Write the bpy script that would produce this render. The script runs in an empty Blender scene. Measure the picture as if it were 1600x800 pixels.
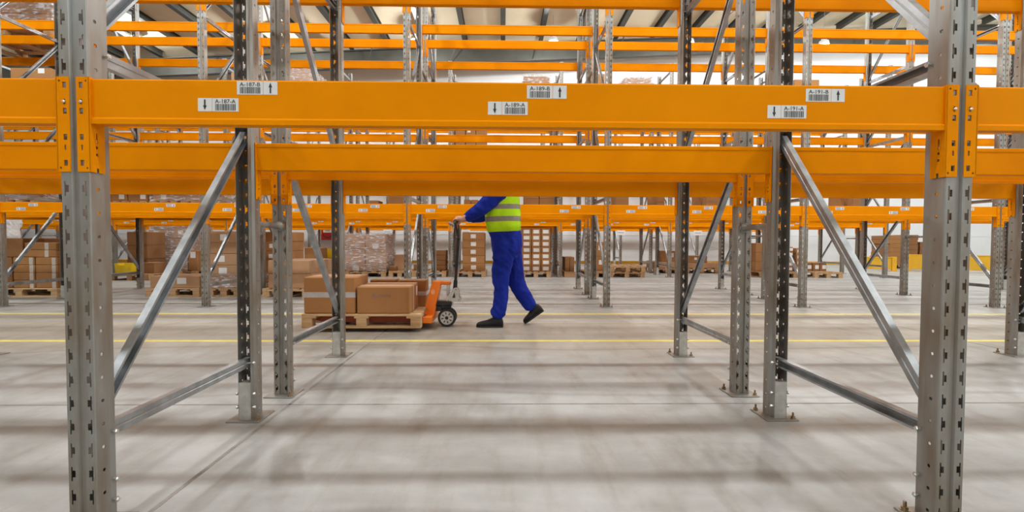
import bpy, bmesh, math, random
from mathutils import Vector, Matrix
random.seed(7)
SC = bpy.context.scene
COL = SC.collection

# ------------------------------------------------------------------ camera
F, CAMX, CAMH, PITCH, YAW, ROLL = 789.3, -0.0673, 0.9387, -0.0313, 0.0183, 0.0035
fwd = Vector((math.sin(YAW)*math.cos(PITCH), math.cos(YAW)*math.cos(PITCH), math.sin(PITCH)))
rt = Vector((math.cos(YAW), -math.sin(YAW), 0)); up = rt.cross(fwd)
RT = math.cos(ROLL)*rt + math.sin(ROLL)*up
UP = -math.sin(ROLL)*rt + math.cos(ROLL)*up
CAM = Vector((CAMX, 0, CAMH))
cd = bpy.data.cameras.new('camera'); cam = bpy.data.objects.new('camera', cd); COL.objects.link(cam)
cd.sensor_width = 36; cd.lens = F/1600*36; cd.clip_start = 0.05; cd.clip_end = 200
m = Matrix((( RT.x, UP.x, -fwd.x, CAM.x), (RT.y, UP.y, -fwd.y, CAM.y), (RT.z, UP.z, -fwd.z, CAM.z), (0, 0, 0, 1)))
cam.matrix_world = m
SC.camera = cam

def at(px, py, Y):
    """point on the plane y = Y seen at photo pixel px, py"""
    d = fwd*F + RT*(px-800) + UP*(400-py)
    return CAM + d*(Y/d.y)
def X(px, Y, py=400): return at(px, py, Y).x
def Z(px, py, Y): return at(px, py, Y).z

# ------------------------------------------------------------------ light level
LAMP_W = 328.0
SC.view_settings.view_transform = 'Standard'; SC.view_settings.look = 'None'
SC.view_settings.gamma = 1.0; SC.view_settings.use_curve_mapping = False
SC.view_settings.exposure = 0.0
w = bpy.data.worlds.new('hall_world'); SC.world = w; w.use_nodes = True
w.node_tree.nodes['Background'].inputs[0].default_value = (0.8, 0.9, 1.0, 1)
w.node_tree.nodes['Background'].inputs[1].default_value = 0.3
try:
    SC.cycles.max_bounces = 6; SC.cycles.diffuse_bounces = 4; SC.cycles.glossy_bounces = 3
    SC.cycles.transparent_max_bounces = 8
    SC.cycles.caustics_reflective = False; SC.cycles.caustics_refractive = False
    SC.cycles.sample_clamp_indirect = 6
except Exception: pass

# ------------------------------------------------------------------ materials
MATS = {}
def node_mat(name):
    mt = bpy.data.materials.new(name); mt.use_nodes = True
    nt = mt.node_tree; b = nt.nodes['Principled BSDF']; MATS[name] = mt
    return mt, nt, b
def ramp(nt, stops):
    r = nt.nodes.new('ShaderNodeValToRGB'); e = r.color_ramp.elements
    while len(e) < len(stops): e.new(0.5)
    for i, (p, c) in enumerate(stops): e[i].position = p; e[i].color = (*c, 1)
    return r
def coords(nt, kind='Object', scale=(1, 1, 1)):
    t = nt.nodes.new('ShaderNodeTexCoord'); mp = nt.nodes.new('ShaderNodeMapping')
    mp.inputs['Scale'].default_value = scale; nt.links.new(t.outputs[kind], mp.inputs[0]); return mp
def noise(nt, vec, scale, detail=4, rough=0.55):
    n = nt.nodes.new('ShaderNodeTexNoise'); n.inputs['Scale'].default_value = scale
    n.inputs['Detail'].default_value = detail; n.inputs['Roughness'].default_value = rough
    nt.links.new(vec.outputs[0], n.inputs['Vector']); return n
def bump(nt, b, src, strength, dist):
    bp = nt.nodes.new('ShaderNodeBump'); bp.inputs['Strength'].default_value = strength; bp.inputs['Distance'].default_value = dist
    nt.links.new(src.outputs[0], bp.inputs['Height']); nt.links.new(bp.outputs[0], b.inputs['Normal'])
def mat(name, c1, c2=None, scale=8, stretch=(1, 1, 1), rough=0.6, metal=0.0, bmp=0.0, bdist=0.002, spec=0.5, lo=0.35, hi=0.65, detail=4):
    mt, nt, b = node_mat(name)
    b.inputs['Roughness'].default_value = rough; b.inputs['Metallic'].default_value = metal
    b.inputs['Specular IOR Level'].default_value = spec
    if c2 is None: c2 = tuple(x*0.9 for x in c1)
    v = coords(nt, 'Object', stretch); n = noise(nt, v, scale, detail)
    r = ramp(nt, [(lo, c2), (hi, c1)]); nt.links.new(n.outputs[0], r.inputs[0]); nt.links.new(r.outputs[0], b.inputs['Base Color'])
    if bmp: bump(nt, b, n, bmp, bdist)
    return mt

GALV = mat('galvanised_steel', (0.36, 0.365, 0.35), (0.265, 0.215, 0.165), 6, (1.6, 1.6, 0.35), rough=0.45, metal=0.6, bmp=0.05)
GALVB = mat('galvanised_brace_steel', (0.46, 0.48, 0.50), (0.33, 0.35, 0.36), 14, (1, 1, 1), rough=0.42, metal=0.8, bmp=0.04)
PLATE = mat('zinc_plate', (0.60, 0.58, 0.53), (0.45, 0.43, 0.39), 20, rough=0.5, metal=0.5)
BOLT = mat('brass_bolt', (0.46, 0.34, 0.20), (0.32, 0.22, 0.13), 60, rough=0.4, metal=0.9)
PIN = mat('pin_steel', (0.75, 0.75, 0.74), None, 30, rough=0.3, metal=0.9)
ORANGE = mat('orange_paint', (0.88, 0.285, 0.0), (0.82, 0.255, 0.0), 3, rough=0.5, spec=0.04, bmp=0.02, detail=8)
JORANGE = mat('jack_orange', (0.90, 0.22, 0.008), (0.84, 0.19, 0.006), 3, rough=0.35)
WORN = mat('worn_sticker', (0.86, 0.50, 0.26), (0.86, 0.36, 0.10), 30, rough=0.5)
JRED = mat('fork_red', (0.42, 0.07, 0.015), (0.34, 0.05, 0.01), 6, rough=0.5)
WHITE = mat('label_white', (0.78, 0.77, 0.76), (0.74, 0.73, 0.72), 4, rough=0.5)
INK = mat('ink_black', (0.02, 0.018, 0.02), (0.03, 0.028, 0.03), 4, rough=0.5)
INKB = mat('ink_blue', (0.30, 0.34, 0.46), (0.24, 0.28, 0.40), 40, rough=0.5)
BLACK = mat('black_rubber', (0.010, 0.010, 0.011), (0.016, 0.016, 0.016), 30, rough=0.55)
BLACKP = mat('black_paint', (0.012, 0.012, 0.014), (0.02, 0.02, 0.022), 6, rough=0.3)
ALU = mat('cast_aluminium', (0.62, 0.60, 0.56), (0.50, 0.48, 0.44), 30, rough=0.45, metal=0.5)
CARD = mat('cardboard', (0.365, 0.168, 0.055), (0.335, 0.150, 0.047), 2.5, rough=0.8, detail=6)
CARDP = mat('cardboard_pale', (0.46, 0.262, 0.138), (0.42, 0.232, 0.118), 2.5, rough=0.8, detail=6)
CARDD = mat('cardboard_dark', (0.26, 0.115, 0.038), (0.225, 0.098, 0.032), 2.5, rough=0.8, detail=6)
TAPE = mat('pale_tape', (0.62, 0.55, 0.50), (0.52, 0.44, 0.38), 25, rough=0.35)
GREYTAPE = mat('grey_tape', (0.50, 0.46, 0.45), (0.42, 0.38, 0.36), 25, rough=0.4)
SMUDGE = mat('faded_print', (0.24, 0.13, 0.075), (0.30, 0.165, 0.09), 30, rough=0.85)
WOOD = mat('pallet_wood', (0.66, 0.44, 0.24), (0.48, 0.29, 0.14), 6, (0.35, 3, 3), rough=0.8, bmp=0.1, detail=6)
WOODD = mat('pallet_wood_brown', (0.52, 0.32, 0.16), (0.36, 0.20, 0.09), 6, (0.35, 3, 3), rough=0.8, bmp=0.1, detail=6)
BLUE = mat('blue_workwear', (0.010, 0.028, 0.34), (0.006, 0.018, 0.24), 9, (1, 1, 0.6), rough=0.85, bmp=0.5, bdist=0.02, spec=0.2)
HIVIS = mat('hi_vis_yellow', (0.52, 0.86, 0.012), (0.42, 0.74, 0.008), 7, (1, 1, 1), rough=0.7, bmp=0.5, bdist=0.02, spec=0.2)
REFL = mat('reflective_grey', (0.27, 0.235, 0.20), (0.21, 0.185, 0.16), 30, rough=0.4, spec=0.5)
SKIN = mat('skin', (0.60, 0.33, 0.24), (0.54, 0.28, 0.20), 12, rough=0.55)
HAIR = mat('brown_hair', (0.05, 0.028, 0.016), (0.03, 0.018, 0.01), 60, (1, 1, 4), rough=0.6, bmp=0.3)
EYEW = mat('eye_white', (0.75, 0.73, 0.7), None, 10, rough=0.2)
LIPS = mat('lips', (0.42, 0.16, 0.13), None, 20, rough=0.5)
SHOE = mat('black_leather', (0.008, 0.008, 0.008), (0.013, 0.012, 0.012), 20, rough=0.5, bmp=0.1, spec=0.25)
WSHIRT = mat('white_cotton', (0.74, 0.72, 0.71), (0.66, 0.64, 0.63), 9, rough=0.9, bmp=0.5, bdist=0.02)
DTROUS = mat('dark_trousers', (0.016, 0.016, 0.02), (0.024, 0.024, 0.028), 9, rough=0.9, bmp=0.4, bdist=0.02)
YELLOW = mat('yellow_paint', (0.80, 0.44, 0.010), (0.72, 0.38, 0.008), 4, rough=0.45)
YPLAST = mat('yellow_plastic', (0.82, 0.58, 0.01), (0.76, 0.52, 0.008), 4, rough=0.4)
RED = mat('red_paint', (0.50, 0.014, 0.012), (0.44, 0.012, 0.01), 4, rough=0.35)
DARKSTEEL = mat('dark_roof_steel', (0.062, 0.058, 0.045), (0.048, 0.045, 0.034), 3, rough=0.6, metal=0.2)
CEILM = mat('roof_sheet', (0.72, 0.61, 0.43), (0.67, 0.565, 0.39), 1.5, rough=0.7)
WALLM = mat('wall_panel', (0.72, 0.715, 0.72), (0.68, 0.675, 0.68), 0.8, rough=0.6)
LINEY = mat('floor_line_paint', (0.80, 0.66, 0.12), (0.66, 0.54, 0.16), 12, rough=0.55, detail=6)

def wrap_mat():
    mt, nt, b = node_mat('stretch_film')
    v = coords(nt, 'Object', (2.5, 2.5, 9)); n = noise(nt, v, 3.0, 5, 0.6)
    mixs = nt.nodes.new('ShaderNodeMixShader'); tr = nt.nodes.new('ShaderNodeBsdfTransparent')
    b.inputs['Base Color'].default_value = (0.80, 0.76, 0.78, 1); b.inputs['Roughness'].default_value = 0.18
    bump(nt, b, n, 0.9, 0.05)
    r = ramp(nt, [(0.38, (0.08,)*3), (0.52, (0.28,)*3), (0.62, (0.80,)*3)]); nt.links.new(n.outputs[0], r.inputs[0])
    nt.links.new(r.outputs[0], mixs.inputs[0]); nt.links.new(tr.outputs[0], mixs.inputs[1]); nt.links.new(b.outputs[0], mixs.inputs[2])
    nt.links.new(mixs.outputs[0], nt.nodes['Material Output'].inputs[0])
    return mt
FILM = wrap_mat()

def emis(name, c, s):
    mt, nt, b = node_mat(name)
    b.inputs['Base Color'].default_value = (*c, 1); b.inputs['Emission Color'].default_value = (*c, 1); b.inputs['Emission Strength'].default_value = s
    return mt
LENS = emis('lamp_lens', (1.0, 0.98, 0.94), 12.0)

def floor_mat():
    mt, nt, b = node_mat('concrete_floor')
    L = nt.links.new
    v = coords(nt, 'Object', (1, 1, 1)); v2 = coords(nt, 'Object', (0.35, 1.6, 1)); v3 = coords(nt, 'Object', (3.2, 0.7, 1))
    n1 = noise(nt, v2, 1.1, 6, 0.6); n2 = noise(nt, v, 7, 8, 0.7); n3 = noise(nt, v3, 2.3, 5, 0.6)
    r1 = ramp(nt, [(0.30, (0.345, 0.338, 0.325)), (0.52, (0.43, 0.43, 0.422)), (0.72, (0.50, 0.502, 0.498))]); L(n1.outputs[0], r1.inputs[0])
    r2 = ramp(nt, [(0.3, (0.86, 0.85, 0.84)), (0.7, (1.04, 1.04, 1.04))]); L(n2.outputs[0], r2.inputs[0])
    r3 = ramp(nt, [(0.28, (0.80, 0.755, 0.70)), (0.50, (1, 1, 1))]); L(n3.outputs[0], r3.inputs[0])
    def mul(a, c):
        mx = nt.nodes.new('ShaderNodeMix'); mx.data_type = 'RGBA'; mx.blend_type = 'MULTIPLY'; mx.inputs[0].default_value = 1
        L(a, mx.inputs[6]); L(c, mx.inputs[7]); return mx.outputs[2]
    c = mul(mul(r1.outputs[0], r2.outputs[0]), r3.outputs[0])
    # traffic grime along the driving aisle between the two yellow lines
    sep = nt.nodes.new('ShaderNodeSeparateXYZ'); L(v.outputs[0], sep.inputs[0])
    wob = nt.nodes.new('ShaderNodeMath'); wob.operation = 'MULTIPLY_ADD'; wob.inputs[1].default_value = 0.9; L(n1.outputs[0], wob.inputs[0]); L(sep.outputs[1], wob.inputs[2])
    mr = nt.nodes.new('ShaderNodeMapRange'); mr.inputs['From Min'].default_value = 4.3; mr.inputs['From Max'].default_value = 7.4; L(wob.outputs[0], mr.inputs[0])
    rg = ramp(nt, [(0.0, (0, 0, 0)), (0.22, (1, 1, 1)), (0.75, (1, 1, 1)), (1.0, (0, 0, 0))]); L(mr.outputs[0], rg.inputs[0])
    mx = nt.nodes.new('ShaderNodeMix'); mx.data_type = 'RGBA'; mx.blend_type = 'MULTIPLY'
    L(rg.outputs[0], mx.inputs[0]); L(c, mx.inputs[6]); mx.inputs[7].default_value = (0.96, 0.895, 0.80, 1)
    # thin tyre scuffs
    wv = nt.nodes.new('ShaderNodeTexWave'); wv.wave_type = 'RINGS'; wv.inputs['Scale'].default_value = 0.23; wv.inputs['Distortion'].default_value = 9; wv.inputs['Detail'].default_value = 3; wv.inputs['Detail Scale'].default_value = 0.35
    L(v.outputs[0], wv.inputs[0])
    rw = ramp(nt, [(0.0, (0.80, 0.78, 0.77)), (0.006, (1, 1, 1))]); L(wv.outputs[1], rw.inputs[0])
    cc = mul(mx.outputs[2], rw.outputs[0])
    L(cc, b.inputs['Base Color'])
    rr = ramp(nt, [(0.3, (0.52,)*3), (0.7, (0.36,)*3)]); L(n1.outputs[0], rr.inputs[0]); L(rr.outputs[0], b.inputs['Roughness'])
    bump(nt, b, n2, 0.05, 0.004)
    return mt
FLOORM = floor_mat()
JOINT = mat('joint_sealant', (0.33, 0.30, 0.27), (0.25, 0.22, 0.20), 20, rough=0.8)

# ------------------------------------------------------------------ mesh helpers
class MB:
    def __init__(s): s.v = []; s.f = []; s.mi = []; s.cur = 0
    def add(s, vs, fs):
        o = len(s.v); s.v += [tuple(p) for p in vs]
        for f in fs: s.f.append(tuple(i+o for i in f)); s.mi.append(s.cur)
    def box(s, x0, x1, y0, y1, z0, z1, bev=0.0):
        if bev <= 0:
            s.add([(x0,y0,z0),(x1,y0,z0),(x1,y1,z0),(x0,y1,z0),(x0,y0,z1),(x1,y0,z1),(x1,y1,z1),(x0,y1,z1)],
                  [(0,3,2,1),(4,5,6,7),(0,1,5,4),(1,2,6,5),(2,3,7,6),(3,0,4,7)])
        else:
            bm = bmesh.new(); bmesh.ops.create_cube(bm, size=1)
            for q in bm.verts: q.co = ((x0+x1)/2+q.co.x*(x1-x0), (y0+y1)/2+q.co.y*(y1-y0), (z0+z1)/2+q.co.z*(z1-z0))
            bmesh.ops.bevel(bm, geom=bm.edges[:], offset=bev, segments=1, affect='EDGES', profile=0.5)
            s.bm(bm)
    def bm(s, bm):
        bm.verts.index_update(); s.add([q.co[:] for q in bm.verts], [[q.index for q in f.verts] for f in bm.faces]); bm.free()
    def prism(s, poly, axis, a0, a1):
        """poly of 2-D points extruded along axis ('x': (y,z), 'y': (x,z), 'z': (x,y))"""
        def P(p, a): return {'x': (a, p[0], p[1]), 'y': (p[0], a, p[1]), 'z': (p[0], p[1], a)}[axis]
        n = len(poly); vs = [P(p, a0) for p in poly]+[P(p, a1) for p in poly]
        s.add(vs, [tuple(range(n))[::-1], tuple(range(n, 2*n))]+[(i, (i+1) % n, n+(i+1) % n, n+i) for i in range(n)])
    def tube(s, pts, rad, seg=10, cap=True):
        pts = [Vector(p) for p in pts]; n = len(pts)
        rad = rad if isinstance(rad, (list, tuple)) else [rad]*n
        rings = []; ref = None
        for i, p in enumerate(pts):
            t = (pts[min(i+1, n-1)]-pts[max(i-1, 0)]).normalized()
            if ref is None: ref = t.orthogonal().normalized()
            ref = (ref - t*ref.dot(t)).normalized(); bn = t.cross(ref)
            rings.append([p+(ref*math.cos(2*math.pi*k/seg)+bn*math.sin(2*math.pi*k/seg))*rad[i] for k in range(seg)])
        s.loft(rings, cap)
    def loft(s, rings, cap=True):
        seg = len(rings[0]); vs = [tuple(p) for r in rings for p in r]; fs = []
        for i in range(len(rings)-1):
            for k in range(seg):
                k2 = (k+1) % seg; fs.append((i*seg+k, i*seg+k2, (i+1)*seg+k2, (i+1)*seg+k))
        if cap: fs += [tuple(range(seg))[::-1], tuple(range((len(rings)-1)*seg, len(rings)*seg))]
        s.add(vs, fs)
    def limb(s, pts, rad, seg=14):
        """a tube with rounded ends"""
        pts = [Vector(p) for p in pts]; rad = list(rad)
        a = (pts[0]-pts[1]).normalized(); b = (pts[-1]-pts[-2]).normalized()
        P = [pts[0]+a*rad[0]*c for c in (0.98, 0.80, 0.45)]+pts+[pts[-1]+b*rad[-1]*c for c in (0.45, 0.80, 0.98)]
        R = [rad[0]*c for c in (0.2, 0.6, 0.89)]+rad+[rad[-1]*c for c in (0.89, 0.6, 0.2)]
        s.tube(P, R, seg)
    def ball(s, c, r, seg=14, rings=9):
        c = Vector(c); r = r if isinstance(r, (tuple, list)) else (r, r, r); L = []
        for i in range(rings):
            t = math.pi*(i+0.35)/(rings-0.3)
            L.append([c+Vector((r[0]*math.sin(t)*math.cos(2*math.pi*k/seg), r[1]*math.sin(t)*math.sin(2*math.pi*k/seg), -r[2]*math.cos(t))) for k in range(seg)])
        s.loft(L)
    def lathe(s, prof, axis, c, seg=24, ring=False):
        if ring: prof = list(prof)+[prof[0]]
        """prof: (radius, a) pairs along the axis through c"""
        L = []
        for r, a in prof:
            rg_ = []
            for k in range(seg):
                t = 2*math.pi*k/seg; p, q = r*math.cos(t), r*math.sin(t)
                rg_.append({'x': (c[0]+a, c[1]+p, c[2]+q), 'y': (c[0]+p, c[1]+a, c[2]+q), 'z': (c[0]+p, c[1]+q, c[2]+a)}[axis])
            L.append(rg_)
        s.loft(L, cap=not ring)
    def mesh(s, name, mats, smooth=False):
        me = bpy.data.meshes.new(name); me.from_pydata(s.v, [], s.f)
        for mm in (mats if isinstance(mats, (list, tuple)) else [mats]): me.materials.append(mm)
        if any(s.mi): me.polygons.foreach_set('material_index', s.mi)
        bm = bmesh.new(); bm.from_mesh(me); bmesh.ops.recalc_face_normals(bm, faces=bm.faces[:]); bm.to_mesh(me); bm.free()
        if smooth: me.polygons.foreach_set('use_smooth', [True]*len(me.polygons))
        me.update(); return me
    def obj(s, name, mats, parent=None, loc=(0, 0, 0), smooth=False):
        return link(name, s.mesh(name, mats, smooth), parent, loc)

def link(name, me, parent=None, loc=(0, 0, 0), rz=0.0):
    o = bpy.data.objects.new(name, me); COL.objects.link(o); o.location = loc; o.rotation_euler = (0, 0, rz)
    if parent: o.parent = parent
    return o
def thing(name, loc, label, cat, group=None, rz=0.0):
    return tag(link(name, None, None, loc, rz), label, cat, group)
def tag(o, label, cat, group=None):
    o['label'] = label; o['category'] = cat
    if group: o['group'] = group
    return o
def struct(o, label=None):
    o['kind'] = 'structure'
    if label: o['label'] = label
    return o
def kids(o): return KIDS.get(o.name, [])
KIDS = {}
def copy_tree(o, parent=None):
    c = o.copy(); COL.objects.link(c); c.parent = parent
    for ch in o.children: copy_tree(ch, c)
    return c
def bxm(name, mats, x0, x1, y0, y1, z0, z1, bev=0.0):
    b = MB(); b.box(x0, x1, y0, y1, z0, z1, bev); return b.mesh(name, mats)

# ------------------------------------------------------------------ the hall
GX0, GX1, GY0, GY1 = -24.0, 24.0, -11.0, 20.3
def zc(x): return 8.28 + 0.05*min(x, 18.0) - 0.05*max(0.0, x-18.0)      # roof slope rising towards the ridge
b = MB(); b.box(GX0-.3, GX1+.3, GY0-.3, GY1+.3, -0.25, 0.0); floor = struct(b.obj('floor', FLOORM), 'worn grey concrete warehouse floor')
for (x0, x1, y0, y1) in [(-1.285, -1.268, -10.9, 20.2), (4.3, 4.317, -10.9, 20.2), (-6.86, -6.843, -10.9, 20.2), (9.88, 9.897, -10.9, 20.2), (-23.9, 23.9, 2.86, 2.874), (-23.9, 23.9, 10.6, 10.614), (-23.9, 23.9, -4.9, -4.886)]:
    j = MB(); j.box(x0, x1, y0, y1, 0.0003, 0.0012); j.obj('floor_joint', JOINT, floor)
for y in (4.645, 6.36):
    j = MB(); j.box(-23.9, 23.9, y, y+0.075, 0.0005, 0.0016); j.obj('floor_line', LINEY, floor)
def wall(name, x0, x1, y0, y1):
    q = MB()
    if x1-x0 > 1:
        q.prism([(x0, 0), (x1, 0), (x1, zc(x1)+.3), (18.0, zc(18)+.3), (x0, zc(x0)+.3)], 'y', y0, y1)
    else: q.box(x0, x1, y0, y1, 0, zc((x0+x1)/2)+.2)
    return struct(q.obj(name, WALLM))
wb = wall('wall_back', GX0, GX1, GY1, GY1+.2); wall('wall_front', GX0, GX1, GY0-.2, GY0)
wall('wall_left', GX0-.2, GX0, GY0-.2, GY1+.2); wall('wall_right', GX1, GX1+.2, GY0-.2, GY1+.2)
# horizontal sandwich-panel seams on the back wall
for z in (1.15, 2.3, 3.45, 4.6, 5.75, 6.9):
    q = MB(); q.box(GX0, GX1, GY1-.012, GY1-.001, z, z+.03); q.obj('panel_seam', WALLM, wb)
q = MB(); q.prism([(GX0-.2, zc(GX0-.2)), (18, zc(18)), (GX1+.2, zc(GX1+.2)), (GX1+.2, zc(GX1+.2)+.15), (18, zc(18)+.15), (GX0-.2, zc(GX0-.2)+.15)], 'y', GY0-.2, GY1+.2)
ceil = struct(q.obj('ceiling', CEILM), 'pale sheet roof with dark steel purlins')
def purlin(x):
    q = MB(); z = zc(x)
    q.box(x-.08, x+.08, GY0, 18.6, z-.012, z-.002); q.box(x-.08, x+.08, GY0, 18.6, z-.21, z-.198); q.box(x-.006, x+.006, GY0, 18.6, z-.20, z-.012)
    q.obj('purlin', DARKSTEEL, ceil)
x = -23.2
while x < 23.5: purlin(x); x += 1.36
for yr in (18.7, 12.4, 6.1, -0.2, -6.5):
    q = MB()
    for (z0, z1, hw) in ((-.24, -.20, .11), (-.80, -.24, .012), (-.84, -.80, .11)):
        q.prism([(GX0, zc(GX0)+z0), (18, zc(18)+z0), (GX1, zc(GX1)+z0), (GX1, zc(GX1)+z1), (18, zc(18)+z1), (GX0, zc(GX0)+z1)], 'y', yr-hw, yr+hw)
    rf = q.obj('rafter', DARKSTEEL, ceil)
    if yr > 18:
        for xx in range(-20, 22, 3):
            k = MB(); k.tube([(xx, yr-.05, zc(xx)-.8), (xx+.28, yr-.45, zc(xx+.28)-.2)], .02, 6); k.obj('fly_brace', DARKSTEEL, rf)

# lamps over the aisles
def make_lamp():
    t = thing('high_bay_lamp', (0, 0, 0), 'round white high bay lamp hanging on a rod under the sheet roof', 'lamp', 'high bay lamps over the aisles')
    q = MB(); q.lathe([(.02, .20), (.075, .19), (.085, .07), (.14, .045), (.155, .0), (.158, -.070), (.153, -.070), (.150, .0), (.135, .038), (.02, .045)], 'z', (0, 0, 0), 24, True); q.obj('housing', WHITE, t, smooth=False)
    q = MB(); q.lathe([(.149, -.050), (.147, -.064), (.08, -.074), (.004, -.076)], 'z', (0, 0, 0), 24); q.obj('lens', LENS, t)
    q = MB(); q.tube([(0, 0, .2), (0, 0, .75)], .006, 6); q.obj('hanging_rod', PIN, t)
    ld = bpy.data.lights.new('lamp_light', 'POINT'); ld.shadow_soft_size = 0.11; ld.energy = LAMP_W; ld.color = (0.93, 0.99, 1.0)
    lo = bpy.data.objects.new('lamp_light', ld); COL.objects.link(lo); lo.parent = t; lo.location = (0, 0, -.12)
    return t
lamp0 = make_lamp(); first = True
FULL = [c for c in lamp0.children if c.type == 'LIGHT'][0].data; FULL_FAR = FULL.copy(); FULL_FAR.energy = LAMP_W*1.22      # extra output added to brighten the aisles beyond the front rack
for y in (-6.2, 0.1, 5.6, 11.2, 16.9):
    for k in range(-5, 5):
        t = lamp0 if first else copy_tree(lamp0); first = False
        xx = 1.58+4.53*k; t.location = (xx, y, 7.58)
        if y > 5:
            for c in t.children:
                if c.type == 'LIGHT': c.data = FULL_FAR
        rod = [c for c in t.children if c.name.startswith('hanging_rod')][0]
        s = (zc(xx)-7.58-.2)/.55; rod.scale = (1, 1, max(s, .05)); rod.location = (0, 0, .2-.2*max(s, .05))

# ------------------------------------------------------------------ pallet racking
BAY, PW, FD, PH, PITCHZ = 2.79, 0.09, 1.10, 5.40, 0.075
def post_mesh():
    prof = [(-.033, .095), (-.033, .066), (-.045, .056), (-.045, .044), (-.045, .018), (-.045, .003), (-.042, 0), (-.0345, 0), (-.030, 0), (-.021, 0), (-.012, 0), (-.007, .008)]
    prof = prof+[(-p[0], p[1]) for p in prof[::-1]]
    zc_ = [0, .0145, .0265, .0485, .0605]
    npit = int(round(PH/PITCHZ)); bm = bmesh.new(); V = {}
    def vert(i, k):
        if (i, k) not in V:
            z = min((k//5)*PITCHZ+zc_[k % 5], PH); V[(i, k)] = bm.verts.new((prof[i][0], prof[i][1], z))
        return V[(i, k)]
    n = len(prof); NR = npit*5
    slit = {7, n-2-7}; bmp_ = {8, n-2-8}; fl = {3, n-2-3}
    for k in range(NR):
        r = k % 5
        for i in range(n-1):
            if i in slit and r in (1, 2, 3): continue
            if i in bmp_ and r == 2: continue
            if i in fl and r in (1, 2, 3):
                if r != 2: continue
                A = [vert(i, k-1), vert(i+1, k-1), vert(i+1, k), vert(i+1, k+1), vert(i+1, k+2), vert(i, k+2), vert(i, k+1), vert(i, k)]
                cx = prof[i][0]; cy = (prof[i][1]+prof[i+1][1])/2; cz = (k//5)*PITCHZ+.0375
                sgn = 1 if prof[i+1][1] > prof[i][1] else -1
                O = [bm.verts.new((cx, cy+.0062*sgn*math.cos(a), cz+.0062*math.sin(a))) for a in [math.radians(d) for d in (-125, -55, -20, 20, 55, 125, 160, 200)]]
                for q in range(8): bm.faces.new((A[q], A[(q+1) % 8], O[(q+1) % 8], O[q]))
                continue
            bm.faces.new((vert(i, k), vert(i+1, k), vert(i+1, k+1), vert(i, k+1)))
    bmesh.ops.recalc_face_normals(bm, faces=bm.faces[:])
    bmesh.ops.solidify(bm, geom=bm.faces[:], thickness=0.0022)
    me = bpy.data.meshes.new('post'); bm.to_mesh(me); bm.free(); me.materials.append(GALV); return me
POST = post_mesh()
def channel_mesh(name, p0, p1, web_side):
    """lipped C channel between two (y, z) points; web on the side web_side (+1: +x)"""
    a = Vector((0, p0[0], p0[1])); c = Vector((0, p1[0], p1[1])); L = (c-a).length; t = (c-a)/L
    u = Vector((0, -t.z, t.y)); s = web_side; h, d, l, th = .0235, .028, .009, .0022
    pr = [(h-l, -d/2), (h, -d/2), (h, d/2), (.004, d/2), (0, d/2-.003), (-.004, d/2), (-h, d/2), (-h, -d/2), (-h+l, -d/2), (-h+l, -d/2+th), (-h+th, -d/2+th), (-h+th, d/2-th), (h-th, d/2-th), (h-th, -d/2+th), (h-l, -d/2+th)]
    rings = []
    for w_ in (0, L): rings.append([a+t*w_+u*p[0]+Vector((s*p[1], 0, 0)) for p in pr])
    q = MB(); q.loft(rings); return q.mesh(name, GALVB)
HZ = [0.30, 1.53, 2.76, 3.99, 5.22]
HBR = [channel_mesh('horizontal_brace', (.05-FD/2, z), (FD/2-.05, z), 1) for z in HZ]
DBR = [channel_mesh('diagonal_brace', (.065-FD/2, HZ[i]+.07), (FD/2-.065, HZ[i+1]-.06), -1) for i in range(4)]
BASEP = bxm('base_plate', GALV, -.085, .085, -.055, .125, 0.0, .007, .0015)
FOOTC = bxm('foot_channel', PLATE, -.030, .030, .040, .0955, .007, .20)
def bolt_mesh(name, m_):
    q = MB(); q.lathe([(.016, 0), (.016, .003), (.0115, .003), (.0115, .014), (.006, .014), (.006, .030), (.003, .034)], 'z', (0, 0, 0), 6); return q.mesh(name, m_)
ABOLT = bolt_mesh('anchor_bolt', BOLT)
q = MB(); q.lathe([(.006, -.050), (.009, -.046), (.009, -.041), (.004, -.041), (.004, .041), (.009, .041), (.009, .046), (.006, .05)], 'x', (0, 0, 0), 6); FBOLT = q.mesh('frame_bolt', PIN)

def make_frame():
    t = link('upright_frame', None)
    for s, rz in ((-1, 0), (1, math.pi)):
        p = link('post', POST, t, (0, s*FD/2, .007), rz)
        bp = link('base_plate', BASEP, t, (0, s*FD/2, 0.0), rz)
        link('foot_channel', FOOTC, t, (0, s*FD/2, 0), rz)
        for (bx_, by_) in ((-.065, .10), (.065, -.035)): link('anchor_bolt', ABOLT, bp, (bx_, by_, .007))
    for i, z in enumerate(HZ):
        h = link('horizontal_brace', HBR[i], t)
        for s in (-1, 1): link('frame_bolt', FBOLT, h, (0, s*(FD/2-.085), z))
    for d in DBR: link('diagonal_brace', d, t)
    for s in (-1, 1):
        for z in (.07, .14): link('frame_bolt', FBOLT, t, (0, s*(FD/2-.085), z))
    return t
ROW = {'A1': 'the front rack', 'A2': 'the rack backing onto the front one',
       'C': 'the rack across the aisle', 'D': 'the rack behind the one across the aisle',
       'E': 'the rack beyond the second aisle', 'F': 'the rack behind the second aisle rack', 'G': 'the last rack along the wall'}
YF = {'A1': 1.60, 'A2': 3.035, 'C': 7.036, 'D': 8.684, 'E': 12.767, 'F': 14.415, 'G': 18.15}
KR = {'A1': (-2, 1), 'A2': (-2, 1), 'C': (-4, 3), 'D': (-4, 3), 'E': (-6, 3), 'F': (-7, 3), 'G': (-8, 3)}
def px_k(k): return 1.395+BAY*k
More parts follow.
